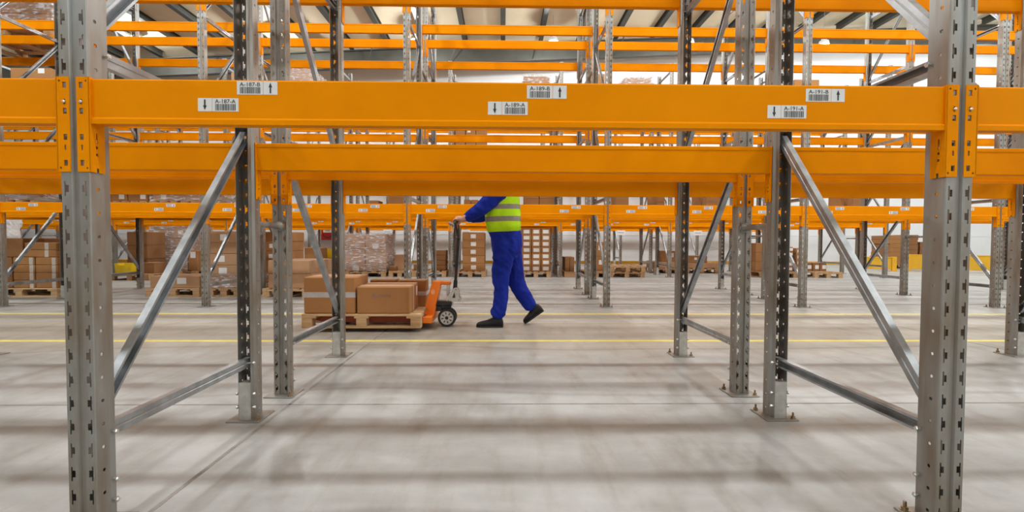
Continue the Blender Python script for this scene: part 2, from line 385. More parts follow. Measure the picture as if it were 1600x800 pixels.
FLAB = {('A2', -1): 'standing right before the tall banded carton of the jack load', ('A2', 0): 'behind the A-191 end frame, backing onto the front rack',
        ('C', -3): 'beside the small taped cartons across the aisle', ('C', -2): 'between the single long carton and the five layer stack',
        ('C', -1): 'across the aisle behind the orange jack housing', ('C', 0): 'across the aisle just behind the back of the worker'}
fr0 = make_frame(); first = True
for r in YF:
    flip = r in ('A2', 'D', 'F')
    for k in range(KR[r][0], KR[r][1]+1):
        t = fr0 if first else copy_tree(fr0); first = False
        t.location = (px_k(k), YF[r]+FD/2, 0); t.rotation_euler = (0, 0, math.pi if flip else 0)
        if r == 'A1' and k in (-1, 0):
            tag(t, 'perforated galvanised upright frame of the front rack at the %s end of its beam' % ('A-187' if k == -1 else 'A-191'), 'rack frame', 'upright frames of the front rack')
        elif (r, k) in FLAB:
            tag(t, 'perforated galvanised upright frame %s' % FLAB[(r, k)], 'rack frame', 'upright frames in %s' % ROW[r])
        else:
            tag(t, 'perforated galvanised upright frame in %s' % ROW[r], 'rack frame', 'upright frames in %s' % ROW[r])
# beams
BL = BAY-PW-.008; BH = .14
q = MB(); q.prism([(0, 0), (0, .015), (.005, .021), (.005, .135), (.009, .14), (.046, .14), (.05, .137), (.05, .122), (.046, .117), (.046, .003), (.043, 0)], 'x', -BL/2, BL/2); BEAM = q.mesh('beam_body', ORANGE)
def grid_plate(mb, us, ws, holes, fn, th):
    """plate in (u, w) with rectangular holes; fn(u, w, t) gives the 3-D point"""
    bm = bmesh.new(); V = {}
    def vt(i, j):
        if (i, j) not in V: V[(i, j)] = bm.verts.new(fn(us[i], ws[j]))
        return V[(i, j)]
    for i in range(len(us)-1):
        for j in range(len(ws)-1):
            uc, wc = (us[i]+us[i+1])/2, (ws[j]+ws[j+1])/2
            if any(a < uc < b2 and c < wc < d for a, b2, c, d in holes): continue
            bm.faces.new((vt(i, j), vt(i+1, j), vt(i+1, j+1), vt(i, j+1)))
    bmesh.ops.recalc_face_normals(bm, faces=bm.faces[:]); bmesh.ops.solidify(bm, geom=bm.faces[:], thickness=th); mb.bm(bm)
def connector_mesh(s):
    """L-shaped hook plate at a beam end; s=-1 left end, +1 right end; x=0 is the post flank, front leg reaches over the post"""
    q = MB(); zt = BH+.003; H = .292
    hol = []
    for c in (.0255, .105, .185, .2645): hol.append((.021, .033, zt-c-.009, zt-c+.009))
    for c in (.077, .217): hol.append((.0235, .0295, zt-c-.008, zt-c+.008))
    for c in (.013, .280): hol.append((.0085, .0145, zt-c-.003, zt-c+.003))
    us = sorted({0, .041}|{h[0] for h in hol}|{h[1] for h in hol}); ws = sorted({zt, zt-H}|{h[2] for h in hol}|{h[3] for h in hol})
    grid_plate(q, us, ws, hol, lambda u, w_: (s*(u-.003), -.0035, w_), .003)
    h2 = [(.024, .030, -.058, -.025), (.022, .031, -.075, -.067), (.022, .031, -.097, -.089), (.024, .034, zt-H-.01, zt-H+.014)]
    us = sorted({0, .058}|{h[0] for h in h2}|{h[1] for h in h2}); ws = sorted({zt, zt-H}|{max(h[2], zt-H) for h in h2}|{h[3] for h in h2})
    grid_plate(q, us, ws, h2, lambda u, w_: (-s*.0015, u-.0035, w_), .003)
    return q.mesh('connector', ORANGE)
CON = {-1: connector_mesh(-1), 1: connector_mesh(1)}
q = MB(); q.lathe([(.003, -.008), (.005, -.005), (.005, .004)], 'y', (0, 0, 0), 8); LPIN = q.mesh('locking_pin', PIN)
# location labels
LW, AW, LH = .081, .043, .041
STICK = bxm('location_label', WHITE, -LW/2, LW/2, -.0006, .0, -LH/2, LH/2)
ARROWP = bxm('arrow_label', WHITE, -AW/2, AW/2, -.0006, .0, -LH/2, LH/2)
def bars(mb, x0, x1, z0, z1, y, n):
    rr = random.Random(3); x = x0; wd = (x1-x0)/(n*2)
    while x < x1-wd:
        wv = wd*rr.choice((.7, 1, 1, 1.6)); mb.box(x, min(x+wv, x1), y-.0003, y, z0, z1); x += wv+wd*rr.choice((.5, .7, 1))
def text_mesh(txt, width, height):
    cu = bpy.data.curves.new('lettering', 'FONT'); cu.body = txt; cu.size = 1; cu.offset = .012; cu.resolution_u = 3; cu.fill_mode = 'FRONT'
    o = bpy.data.objects.new('lettering', cu); COL.objects.link(o)
    dg = bpy.context.evaluated_depsgraph_get(); dg.update(); me = bpy.data.meshes.new_from_object(o.evaluated_get(dg))
    bpy.data.objects.remove(o); xs = [v.co.x for v in me.vertices]; ys = [v.co.y for v in me.vertices]
    sx = width/(max(xs)-min(xs)); sy = height/(max(ys)-min(ys)); cx = (max(xs)+min(xs))/2; y0 = min(ys)
    vs = [((v.co.x-cx)*sx, 0, (v.co.y-y0)*sy) for v in me.vertices]; fs = [tuple(p.vertices) for p in me.polygons]
    bpy.data.meshes.remove(me); return vs, fs
def arrow_mesh():
    q = MB(); q.prism([(-.0022, -.016), (.0022, -.016), (.0022, .002), (.0055, .002), (0, .0165), (-.0055, .002), (-.0022, .002)], 'y', -.0012, -.0006); return q.mesh('arrow', INK)
ARROW = arrow_mesh()
def code_mesh(txt):
    q = MB()
    if txt:
        vs, fs = text_mesh(txt, .064, .0125); q.add([(v[0], -.0010, v[2]+.0045) for v in vs], fs)
    else: q.box(-.032, .032, -.0010, -.0006, .0075, .0145)
    bars(q, -.031, .032, -.0175, .0025, -.0006, 17); return q.mesh('printed_code', INK if txt else INKB)
CODE0 = code_mesh(None)
def beam_label(parent, x, z, code, up_first, far):
    """pair of stickers: code sticker and arrow sticker"""
    a = link('location_label', STICK, parent, (x, .0048, z)); link('printed_code', code, a)
    dx = (LW+AW)/2+.0012
    c = link('arrow_label', ARROWP, parent, (x+(dx if up_first else -dx), .0048, z)); w_ = link('arrow', ARROW, c)
    if not up_first: w_.rotation_euler = (0, math.pi, 0)
def make_beam(labels=None, pins=False):
    t = link('rack_crossbeam', None); link('beam_body', BEAM, t)
    for s in (-1, 1):
        c = link('connector', CON[s], t, (s*(BL/2+.0), 0, 0))
        if pins: link('locking_pin', LPIN, c, (s*.0235, -.003, BH+.003-.077))
    return t
LEV = [1.435, 2.95, 4.33]
LVN = ['lowest', 'middle', 'top']
beam_plain = make_beam(); used_plain = False
CF = make_beam()
for j, off in enumerate((-.93, 0, .93)):
    beam_label(CF, off-.12, .050, CODE0, False, True); beam_label(CF, off+.0, .105, CODE0, True, True)
usedCF = False
def place_beam(proto, used, x, y, z, rear):
    t = copy_tree(proto) if used else proto
    t.location = (x, y, z-BH); t.rotation_euler = (0, 0, math.pi if rear else 0); return t
for r in YF:
    for k in range(KR[r][0], KR[r][1]):
        xc = px_k(k)+BAY/2
        for li, lz in enumerate(LEV):
            for rear in (0, 1):
                y = YF[r]+(FD+.0 if rear else 0)
                lab = 'orange %s beam on the %s level of %s' % ('rear' if rear else 'front', LVN[li], ROW[r]); grp = '%s %s beams of %s' % (LVN[li], 'rear' if rear else 'front', ROW[r])
                if r == 'A1' and not rear and li == 0:
                    t = make_beam(pins=True); t.location = (xc, y, lz-BH)
                    if k == -1:
                        lab = 'orange front beam with location labels A-187, A-189 and A-191'
                        for i, nm in enumerate(('187', '189', '191')):
                            pb = ((390.0, 137), (843.5, 143.5), (1279.5, 148.5))[i]; pa = ((351.5, 163.5), (804.5, 169), (1241, 174.5))[i]
                            for (pp, sfx, upf) in ((pb, 'B', True), (pa, 'A', False)):
                                P = at(pp[0], pp[1], 1.602)
                                beam_label(t, P.x-xc, P.z-(lz-BH), code_mesh('A-%s-%s' % (nm, sfx)), upf, False)
                    else: lab = 'orange front beam joining the %s upright frame of the front rack from outside' % ('A-187 end' if k < 0 else 'A-191 end')
                elif r in ('A1', 'A2') and k == -1 and li == 0:
                    t = place_beam(beam_plain, used_plain, xc, y, lz, rear); used_plain = True
                    lab = {('A1', 1): 'orange rear beam of the front rack directly behind the A-189 label beam', ('A2', 0): 'orange beam behind the A-189 bay, front one of the backing rack', ('A2', 1): 'orange beam behind the A-189 bay hiding the head of the worker'}[(r, rear)]
                elif r in ('C', 'E') and not rear and li == 0:
                    t = place_beam(CF, usedCF, xc, y, lz, False); usedCF = True
                else:
                    t = place_beam(beam_plain, used_plain, xc, y, lz, rear); used_plain = True
                tag(t, lab, 'rack beam', grp)
# row spacers between back-to-back racks
q = MB(); q.tube([(0, -.165, 0), (0, -.155, 0), (0, -.115, 0), (0, .115, 0), (0, .155, 0), (0, .165, 0)], [.026, .026, .017, .017, .026, .026], 12); SPM = q.mesh('spacer_tube', GALV)
def make_spacer():
    t = link('row_spacer', None); link('spacer_tube', SPM, t)
    for s in (-1, 1):
        p = bxm('end_plate', GALV, -.024, .024, -.003, .003, -.03, .03); link('end_plate', p, t, (0, s*.1640, 0))
    return t
sp0 = make_spacer(); first = True
for (ra, rb) in (('A1', 'A2'), ('C', 'D'), ('E', 'F')):
    for k in range(max(KR[ra][0], KR[rb][0]), min(KR[ra][1], KR[rb][1])+1):
        for z in (1.02, 3.7):
            t = sp0 if first else copy_tree(sp0); first = False
            ya, yb = YF[ra]+FD, YF[rb]; t.location = (px_k(k), (ya+yb)/2, z); s = (yb-ya-.004)/.334; t.scale = (1, s, 1)
            tag(t, 'short galvanised spacer tube tying %s to the one behind' % ROW[ra], 'rack spacer', 'row spacers behind %s' % ROW[ra])
# white location plates on the posts of the last rack
for k in (-2, -1, 0, 1, 2):
    t = thing('location_plate', (px_k(k), YF['G']-.012, 1.22), 'small white location plate on an upright of the last rack by the wall', 'sign', 'white plates on the last rack')
    q = MB(); q.box(-.15, .15, -.004, .004, -.085, .085, .002); q.obj('plate', WHITE, t)
    q = MB(); q.box(-.11, .11, -.0055, -.004, -.012, .012); q.obj('print_line', INKB, t)

# ------------------------------------------------------------------ pallets and cartons
PAL = {}
def pallet(x0, y0, z0, L, W, label, group=None, along='x', dark=False, empty=True):
    """wooden pallet, corner x0,y0; L along x, W along y; deck boards run along `along`"""
    x0, x1_ = clear(x0, x0+L, y0, y0+W); L = x1_-x0
    key = (round(L, 3), round(W, 3), along, dark)
    t = thing('wooden_pallet', (x0+L/2, y0+W/2, z0), label, 'pallet', group)
    a, bb = (L, W) if along == 'x' else (W, L)      # a: board length, bb: across
    rz = 0 if along == 'x' else math.pi/2
    if key not in PAL:
        mt = WOODD if dark else WOOD
        PAL[key] = dict(top=bxm('deck_board', mt, -a/2, a/2, -.060, .060, 0, .022, .002), cross=bxm('cross_board', mt, -.0725, .0725, -bb/2, bb/2, 0, .022, .002),
                        block=bxm('block', mt, -.052, .052, -.055, .055, 0, .078, .003), bot=bxm('bottom_board', mt, -a/2, a/2, -.055, .055, 0, .022, .002))
    M = PAL[key]; R = Matrix.Rotation(rz, 3, 'Z')
    def put(nm, me, x, y, z): p = R@Vector((x, y, z)); link(nm, me, t, p, rz)
    for i in range(5): put('deck_board', M['top'], 0, -bb/2+.06+i*(bb-.12)/4, .122)
    for xx in (-a/2+.0725, 0, a/2-.0725):
        put('cross_board', M['cross'], xx, 0, .100)
        for yy in (-bb/2+.055, 0, bb/2-.055): put('block', M['block'], xx+(-.0205 if xx < 0 else .0205 if xx > 0 else 0), yy, .022)
    for yy in (-bb/2+.055, 0, bb/2-.055): put('bottom_board', M['bot'], 0, yy, 0)
    return t
BOXM = {}
def clear(xa, xb, y0, y1):
    """trim an x range so that a load standing between y0 and y1 stays clear of the rack frames"""
    for r in YF:
        if y0 > YF[r]+FD+.06 or y1 < YF[r]-.06: continue
        for k in range(KR[r][0], KR[r][1]+1):
            fx = px_k(k)
            if xa < fx+.105 and xb > fx-.105:
                if (xa+xb)/2 > fx: xa = fx+.105
                else: xb = fx-.105
    return xa, xb
def carton_mesh(L, W, H, mt):
    key = (round(L, 3), round(W, 3), round(H, 3), mt.name)
    if key not in BOXM:
        q = MB(); q.box(-L/2, L/2, -W/2, W/2, 0, H, min(.010, L*.035)); BOXM[key] = q.mesh('carton', mt)
    return BOXM[key]
def part_mesh(kind, *d):
    key = (kind,)+tuple(round(v, 3) for v in d)
    if key not in BOXM:
        if kind == 'tape': BOXM[key] = bxm('tape', TAPE, -d[0]/2, d[0]/2, -.024, .024, 0, .0012)
        if kind == 'label': BOXM[key] = bxm('paper_label', WHITE, -d[0]/2, d[0]/2, -.0012, 0, -d[1]/2, d[1]/2)
        if kind == 'ftape': BOXM[key] = bxm('front_tape', TAPE, -.03, .03, -.0012, 0, 0, d[0])
        if kind == 'seam': BOXM[key] = bxm('flap_seam', CARDD, -d[0]/2, d[0]/2, -.002, .002, 0, .0008)
    return BOXM[key]
def carton(x, y, z, L, W, H, lab, group=None, mt=CARD, top=True, paper=None, ftape=False, rz=0.0):
    """carton centred at x, y standing on z"""
    a_, b_ = clear(x-L/2, x+L/2, y-W/2, y+W/2)
    if a_ > x-L/2+1e-6: x = a_+L/2
    elif b_ < x+L/2-1e-6: x = b_-L/2
    o = tag(link('cardboard_box', carton_mesh(L, W, H, mt), None, (x, y, z), rz), lab, 'box', group)
    if top:
        link('tape', part_mesh('tape', L*.998), o, (0, 0, H))
    if paper:
        px_, pz_, pw, ph = paper; link('paper_label', part_mesh('label', pw, ph), o, (px_*L/2, -W/2, pz_*H))
    if ftape: link('front_tape', part_mesh('ftape', H*.96), o, (ftape if not isinstance(ftape, bool) else 0, -W/2, H*.02))
    return o
def stack(x0, x1, y0, y1, z0, z1, nx, ny, nz, lab, grp, mt=CARD, paper=None, ftape=False, every=1, mats=None, jit=.007):
    x0, x1 = clear(x0, x1, y0, y1)
    g = .004; L, W, H = (x1-x0)/nx, (y1-y0)/ny, (z1-z0)/nz; rr = random.Random(nx*31+nz*7+int(x0*10))
    for k in range(nz):
        for j in range(ny):
            for i in range(nx):
                m_ = rr.choice(mats) if mats else mt
                pp = paper if (paper and j == 0 and rr.random() < every) else None
                if pp and every < 1: pp = (rr.uniform(-.5, .5), rr.uniform(.4, .65), pp[2], pp[3])
                carton(x0+(i+.5)*L+(rr.uniform(-.004, .004) if nx > 1 else rr.uniform(-jit, jit)), y0+(j+.5)*W+(rr.uniform(0, .010) if j == 0 and ny == 1 else 0), z0+k*H, L-.012, W-g, H-.0005, lab, grp, m_, top=(k == nz-1), paper=pp, ftape=(ftape if j == 0 else False))
def film(x0, x1, y0, y1, z0, z1, lab, top=True):
    """wrinkled stretch film round a stack: a thin shell open at the bottom"""
    x0, x1 = clear(x0, x1, y0, y1)
    q = MB(); rr = random.Random(int(x0*100)); rings = []; e = .022; n = 9
    for k in range(9):
        z = z0+(z1+e-z0)*k/8; ring = []
        base = []
        for i in range(n): base.append((x0-e+(x1-x0+2*e)*i/n, y0-e))
        for i in range(n): base.append((x1+e, y0-e+(y1-y0+2*e)*i/n))
        for i in range(n): base.append((x1+e-(x1-x0+2*e)*i/n, y1+e))
        for i in range(n): base.append((x0-e, y1+e-(y1-y0+2*e)*i/n))
        cx, cy = (x0+x1)/2, (y0+y1)/2
        for (px_, py_) in base:
            w_ = 1+rr.uniform(0, .012); ring.append((cx+(px_-cx)*w_, cy+(py_-cy)*w_, z+rr.uniform(-.015, .015)*(0 < k < 8)))
        rings.append(ring)
    q.loft(rings, cap=False)
    if top: q.add(rings[-1], [tuple(range(len(rings[-1])))])
    o = q.obj('stretch_film', FILM); return tag(o, lab, 'plastic wrap')
def wood(px0, px1, Y, z0, W, lab, grp=None, along='y', dark=False):
    xa, xb = clear(X(px0, Y), X(px1, Y), Y, Y+W); pallet(xa, Y, z0, xb-xa, W, lab, grp, along, dark); return xa, xb

GE = 'pallets along the foot of the second aisle rack'
# --- worker's pallet: on the jack, lifted a little
LIFT = .040
xa = X(471, 5.12, 490); PX0, PX1, PY0 = xa, xa+1.2, 5.12; PZ = LIFT+.144
pallet(PX0, PY0, LIFT, 1.2, .8, 'pale wooden pallet carried on the forks of the orange pallet jack', None, 'x')
def on_jack(px0, px1, Yf, dep, pytop, lab, **kw):
    x0, x1 = X(px0, Yf, 470), X(px1, Yf, 470); zt = Z((px0+px1)/2, pytop, Yf)
    return carton((x0+x1)/2, Yf+dep/2, PZ, x1-x0, dep, zt-PZ, lab, 'cartons on the pallet jack load', **kw), (x0, x1, zt)
o, (bx0, bx1, bzt) = on_jack(474.5, 555, 5.15, .50, 433, 'tall carton banded with grey tape on the pallet jack load')
q = MB(); q.box(bx0-.0015-(bx0+bx1)/2, bx1+.0015-(bx0+bx1)/2, -.2515, .2515, .165, .220); q.obj('grey_band', GREYTAPE, o)
o, (cx0, cx1, czt) = on_jack(557.5, 640.5, 5.14, .30, 448, 'wide carton with a faded dark print on the pallet jack load')
hw_ = (cx1-cx0)/2
q = MB()
q.add([(-.085+.028*math.cos(2*math.pi*k/20), -.1512, .185+.028*math.sin(2*math.pi*k/20)) for k in range(20)], [tuple(range(20))])
for (a, w_) in ((-.045, .020), (-.020, .018), (.004, .020), (.029, .018), (.052, .020)): q.box(a, a+w_, -.1512, -.1505, .170, .200)
q.obj('faded_print', SMUDGE, o)
q = MB(); q.box(hw_, hw_+.0012, .045, .085, .01, czt-PZ-.005); q.obj('side_tape', TAPE, o)
o = carton((cx0+cx1)/2, 5.555, PZ, cx1-cx0, .20, czt-PZ+.004, 'carton with a white side label behind the wide printed carton', 'cartons on the pallet jack load')
q = MB(); q.box(hw_, hw_+.0012, -.05, .03, .15, .25); q.obj('white_label', WHITE, o)
rx1 = X(665.5, 5.68, 460)
o = carton(rx1-.16, 5.785, PZ, .32, .21, czt-PZ+.025, 'carton banded with pale tape nearest the jack body', 'cartons on the pallet jack load')
q = MB(); q.box(-.1615, .1615, -.1065, .1065, .13, .175); q.obj('pale_band', GREYTAPE, o)
lx0 = bx1+.012; lx1 = rx1-.335
carton((lx0+lx1)/2, 5.79, PZ, lx1-lx0, .22, czt-PZ+.03, 'low plain carton between the tall and the banded cartons on the jack load', 'cartons on the pallet jack load')

# --- ground loads in the rack across the aisle
Yc = 8.20
xa, xb = X(-34, Yc), X(88, Yc)
pallet(xa, Yc, 0, xb-xa, .8, 'wooden pallet under small taped cartons in front of the person in white', None, 'x')
xm = X(17, Yc); H1 = Z(50, 402, Yc); 
stack(xm, xb-.01, Yc+.02, Yc+.78, .144, H1, 2, 2, 4, 'small carton with white edge tape in the low stack before the person in white', 'small taped cartons', CARD, None, .12)
stack(xa+.02, xm-.004, Yc+.02, Yc+.78, .144, H1, 1, 2, 2, 'big dark carton beside the small taped cartons', 'big dark cartons', CARDD)
H2 = Z(50, 379, Yc); stack(X(36, Yc), xb-.01, Yc+.02, Yc+.78, H1+.0012, H2, 1, 2, 2, 'wide carton topping the small taped cartons', 'wide top cartons', CARD, None, .10)
stack(xa+.02, X(33, Yc), Yc+.02, Yc+.78, H1+.0012, Z(15, 372, Yc), 1, 2, 1, 'big dark carton topping the stack before the person in white', 'big dark top cartons', CARDD)
Yd = 8.28
xa, xb = X(226, Yd), X(310, Yd)
pallet(xa, Yd, 0, xb-xa, 1.2, 'brown wooden pallet under a single long flat carton', None, 'x', True)
carton((xa+xb)/2+.03, Yd+.32, .144, xb-xa-.06, .6, Z(270, 431, Yd)-.144, 'single long flat carton with white label alone on a pallet', None, CARDP, paper=(.28, .58, .15, .10))
xa, xb = X(322, Yd), X(374, Yd)
pallet(xa, Yd, 0, xb-xa, 1.0, 'half-size pallet under the five carton layers with white labels', None, 'x', True)
stack(xa+.005, xb-.005, Yd+.01, Yd+.85, .144, Z(350, 361, Yd), 1, 2, 5, 'large carton with white label in the five layer stack', 'five layer carton stack', CARDP, (.45, .55, .13, .10), False, .9)
film(xa+.005, xb-.005, Yd+.01, Yd+.85, .15, .36, 'clear film round the foot of the five layer carton stack', False)
xa, xb = X(406, 9.9), X(452, 9.9)
pallet(xa, 9.9, 0, xb-xa, .8, 'pallet under the film wrapped cartons behind the low pale stack', None, 'x', True)
stack(xa, xb, 9.91, 10.65, .144, Z(420, 362, 9.9), 1, 1, 5, 'wrapped carton behind the low pale carton stack', 'wrapped cartons behind the low pale stack', CARD, (.0, .5, .1, .08), False, .6)
Ye = 8.20
xa, xb = X(409, Ye), X(477, Ye)
pallet(xa, Ye, 0, xb-xa+.05, 1.2, 'wooden pallet under two layers of pale cartons behind the jack load', None, 'y')
x5a, x5b = X(417, Ye+.03), X(482, Ye+.03)
H5 = Z(450, 407, Ye+.03); hm = Z(450, 428, Ye+.03)
stack(x5a, x5b, Ye+.03, Ye+.45, .144, hm, 1, 1, 1, 'bottom pale carton of the low stack behind the jack load', None, CARDP)
stack(x5a, x5b, Ye+.03, Ye+.45, hm+.0008, H5, 1, 1, 1, 'upper pale carton with white label in the low stack behind the jack load', None, CARDP, (-.35, .7, .06, .05))
stack(x5a, x5b, Ye+.46, Ye+1.18, .144, H5-.01, 1, 3, 2, 'narrow pale carton in the back half of the low stack', 'narrow pale cartons at the back of the low stack', CARDP)

# --- ground loads of the second aisle rack
Y2 = 12.78; DP = 1.2
def gl(px0, px1, lab, dark=False, Y=Y2, z=0.0, W=1.2, grp=GE): return wood(px0, px1, Y, z, W, lab, grp, 'y', dark)
xa, xb = gl(170, 232, 'brown pallet holding a yellow tray and dark cartons', True, Y=11.5)
Yt = 11.5
stack(xa+.02, xa+.50, Yt+.5, Yt+1.15, .144, Z(185, 362, Yt+.5), 1, 1, 3, 'very dark carton stacked beside the yellow tray', 'very dark cartons by the yellow tray', CARDD)
t = thing('yellow_tray', (X(196, Yt+.12), Yt+.19, .144), 'yellow plastic picking tray on a brown pallet', 'tray')
q = MB(); q.prism([(-.17, 0), (.15, 0), (.19, .24), (.10, .24), (.07, .2), (-.1, .2), (-.14, .24), (-.2, .24)], 'y', -.145, -.135); q.obj('front_panel', YPLAST, t)
q = MB(); q.prism([(-.17, 0), (.15, 0), (.19, .24), (-.2, .24)], 'y', .135, .145); q.obj('back_panel', YPLAST, t)
for s in (-1, 1): q = MB(); q.prism([(s*.16-.01*s, 0), (s*.17-.01*s, 0), (s*.195-.005*s, .24), (s*.185-.005*s, .24)], 'y', -.135, .135); q.obj('side_panel', YPLAST, t)
q = MB(); q.box(-.155, .145, -.135, .135, 0, .01); q.obj('tray_bottom', YPLAST, t)
carton(xb-.17, Yt+.45, .144, .26, .4, .25, 'small carton beside the yellow tray', None, CARDD)
xa, xb = gl(234, 306, 'pallet under the big film wrapped carton stack', True)
stack(xa+.03, xb-.25, Y2+.02, Y2+1.15, .144, Z(265, 355, Y2), 2, 2, 4, 'carton inside the big film wrapped stack', 'cartons in the big wrapped stack', CARDP, (.2, .5, .12, .10), False, .5)
film(xa+.03, xb-.25, Y2+.02, Y2+1.15, .15, Z(265, 354.5, Y2), 'clear stretch film round the big carton stack behind the long flat carton')
stack(xb-.22, xb+.02, Y2+.05, Y2+.9, .144, Z(302, 392, Y2), 1, 1, 1, 'narrow upright carton with a cream label against the wrapped stack', None, CARD, (0, .8, .13, .16))
xa, xb = gl(468, 520, 'pallet with mixed cartons and a yellow crate under the hose cabinet', True)
carton(X(487, Y2), Y2+.3, .144, .40, .5, Z(488, 387, Y2)-.144, 'plain carton left of the yellow crate', None, CARD)
oc = carton(X(510, Y2+.6), Y2+.80, .144, .34, .4, Z(512, 404, Y2+.3)-.144, 'carton carrying the yellow crate', None, CARD)
zc5 = Z(512, 404, Y2+.3)+.0012
t = thing('yellow_crate', (oc.location.x, Y2+.80, zc5), 'small open yellow crate on a carton under the red hose cabinet', 'crate')
q = MB(); q.box(-.17, .17, -.16, -.15, .0, .09); q.box(-.17, -.10, -.16, -.15, .09, .24); q.box(.10, .17, -.16, -.15, .09, .24); q.obj('front_panel', YPLAST, t)
q = MB(); q.box(-.17, .17, .15, .16, 0, .24); q.obj('back_panel', YPLAST, t)
for s in (-1, 1): q = MB(); q.box(s*.165-.005, s*.165+.005, -.15, .15, 0, .24); q.obj('side_panel', YPLAST, t)
q = MB(); q.box(-.16, .16, -.15, .15, 0, .01); q.obj('crate_bottom', YPLAST, t)
xa, xb = gl(538, 602, 'pallet under the plastic wrapped carton stack beyond the jack load')
stack(xa+.01, xb-.01, Y2+.02, Y2+1.15, .144, Z(570, 366, Y2), 2, 2, 5, 'carton in the plastic wrapped stack beyond the jack load', 'cartons wrapped beyond the jack load', CARDP, (.1, .5, .15, .11), False, .45)
film(xa+.01, xb-.01, Y2+.02, Y2+1.15, .15, Z(570, 365, Y2), 'shiny stretch film round the carton stack beyond the jack load')
xa, xb = gl(607, 641, 'nearly empty pallet with two small cartons', z=0)
carton(X(626, Y2+.5), Y2+.6, .144, .30, .3, Z(625, 398, Y2+.5)-.144, 'pinkish carton on the nearly empty pallet', None, CARDP)
carton(X(613, Y2+.3)+.03, Y2+.25, .144, .20, .2, .12, 'tiny carton on the front of the nearly empty pallet', None, CARDD)
xa, xb = gl(643, 699, 'pallet under the dark brown carton')
stack(X(680, Y2+.3), X(697, Y2+.3), Y2+.3, Y2+.8, .144, Z(688, 391, Y2+.3), 1, 1, 4, 'dark brown flat carton in the dark narrow stack', 'dark narrow stack', CARDD)
carton(X(656, Y2+.3), Y2+.5, .144, .34, .3, .16, 'low carton on the pallet of the dark narrow stack', None, CARDD)
xa, xb = gl(706, 759, 'pale pallet under the labelled carton stack beside the jack handle')
stack(X(722, Y2+.1), X(757, Y2+.1), Y2+.1, Y2+1.1, .144, Z(740, 363, Y2+.1), 1, 2, 5, 'carton with white labels in the stack beside the jack handle', 'labelled cartons beside the jack handle', CARD, (0, .5, .13, .10), False, 1)
xa, xb = gl(796, 812, 'pallet end showing behind the worker', True)
xa, xb = gl(814, 861, 'pallet under the carton wall with rows of white labels')
stack(xa+.02, xb-.01, Y2+.02, Y2+1.1, .144, Z(838, 357, Y2), 3, 2, 7, 'small carton with large white label in the carton wall behind the worker', 'carton wall behind the worker', CARD, (0, .5, .145, .09), False, 1)
xa, xb = gl(877, 899, 'pallet under the squat dark cartons', True)
stack(xa+.02, xb, Y2+.1, Y2+.8, .144, Z(888, 402, Y2), 2, 1, 1, 'squat dark carton next to the carton wall', 'squat dark cartons', CARDD)
xa, xb = gl(915, 950, 'pallet under the tall narrow cartons', True)
stack(X(929, Y2+.3), X(945, Y2+.3), Y2+.3, Y2+.8, .144, Z(937, 378, Y2+.3), 1, 1, 2, 'tall narrow carton with white label behind the uprights', 'tall narrow cartons', CARD, (.2, .6, .1, .12))
xa, xb = gl(952, 1008, 'lower empty wooden pallet of the bare pair', True)
wood(954, 1009, Y2+.02, .145, 1.15, 'upper empty wooden pallet lying on another', GE, 'y')
Y3 = 14.46
xa, xb = gl(1022, 1064, 'wooden pallet under mixed flat cartons', True, Y=Y3)
stack(xa+.03, xb-.02, Y3+.05, Y3+.9, .144, Z(1040, 409, Y3), 2, 1, 1, 'flat carton at the bottom of the mixed pile', 'bottom flat cartons of the mixed pile', CARDP)
stack(X(1033, Y3+.1), X(1055, Y3+.1), Y3+.1, Y3+.7, Z(1040, 409, Y3)+.0008, Z(1040, 392, Y3), 1, 1, 1, 'taller carton with white label on the mixed pile', None, CARD, (.5, .6, .12, .12))
xa, xb = gl(1072, 1124, 'wooden pallet under the three flat printed cartons', True, Y=Y3)
stack(xa+.0, xb+.02, Y3+.05, Y3+.9, .144, Z(1100, 411, Y3), 2, 1, 1, 'flat carton on the pallet beside the mixed pile', 'flat cartons beside the mixed pile', CARDP)
stack(X(1075, Y3+.1), X(1106, Y3+.1), Y3+.1, Y3+.7, Z(1100, 411, Y3)+.0008, Z(1100, 400, Y3), 1, 1, 1, 'single flat carton lying on two others', None, CARD, (-.2, .6, .08, .07))
xa, xb = gl(1190, 1214, 'pallet under the plain carton stack behind the spacer tube', True)
stack(xa, xb, Y2+.3, Y2+.9, .144, Z(1200, 380, Y2), 1, 1, 3, 'plain carton in the stack behind the spacer tube', 'plain cartons behind the spacer tube', CARD)
xa, xb = gl(1226, 1262, 'pallet under the white ended cartons', True)
stack(xa+.02, X(1250, Y2), Y2+.3, Y2+1.0, .144, Z(1240, 386, Y2), 2, 1, 5, 'slim carton with white label on its end in the slim stack', 'slim white ended cartons', CARD, (.1, .5, .15, .07))
stack(X(1255, Y2), X(1271, Y2), Y2+.3, Y2+1.0, .144, Z(1262, 388, Y2), 1, 1, 4, 'grey-white slim carton beside the slim stack', 'grey-white slim cartons', CARDP, (0, .5, .2, .07))
xa, xb = gl(1274, 1318, 'pale empty-fronted pallet with low dark cartons')
stack(xa+.05, xb-.1, Y2+.5, Y2+1.0, .144, Z(1300, 411, Y2+.5), 3, 1, 1, 'low dark carton at the back of the end pallet', 'low dark cartons on the end pallet', CARDD, (.3, .5, .1, .1))

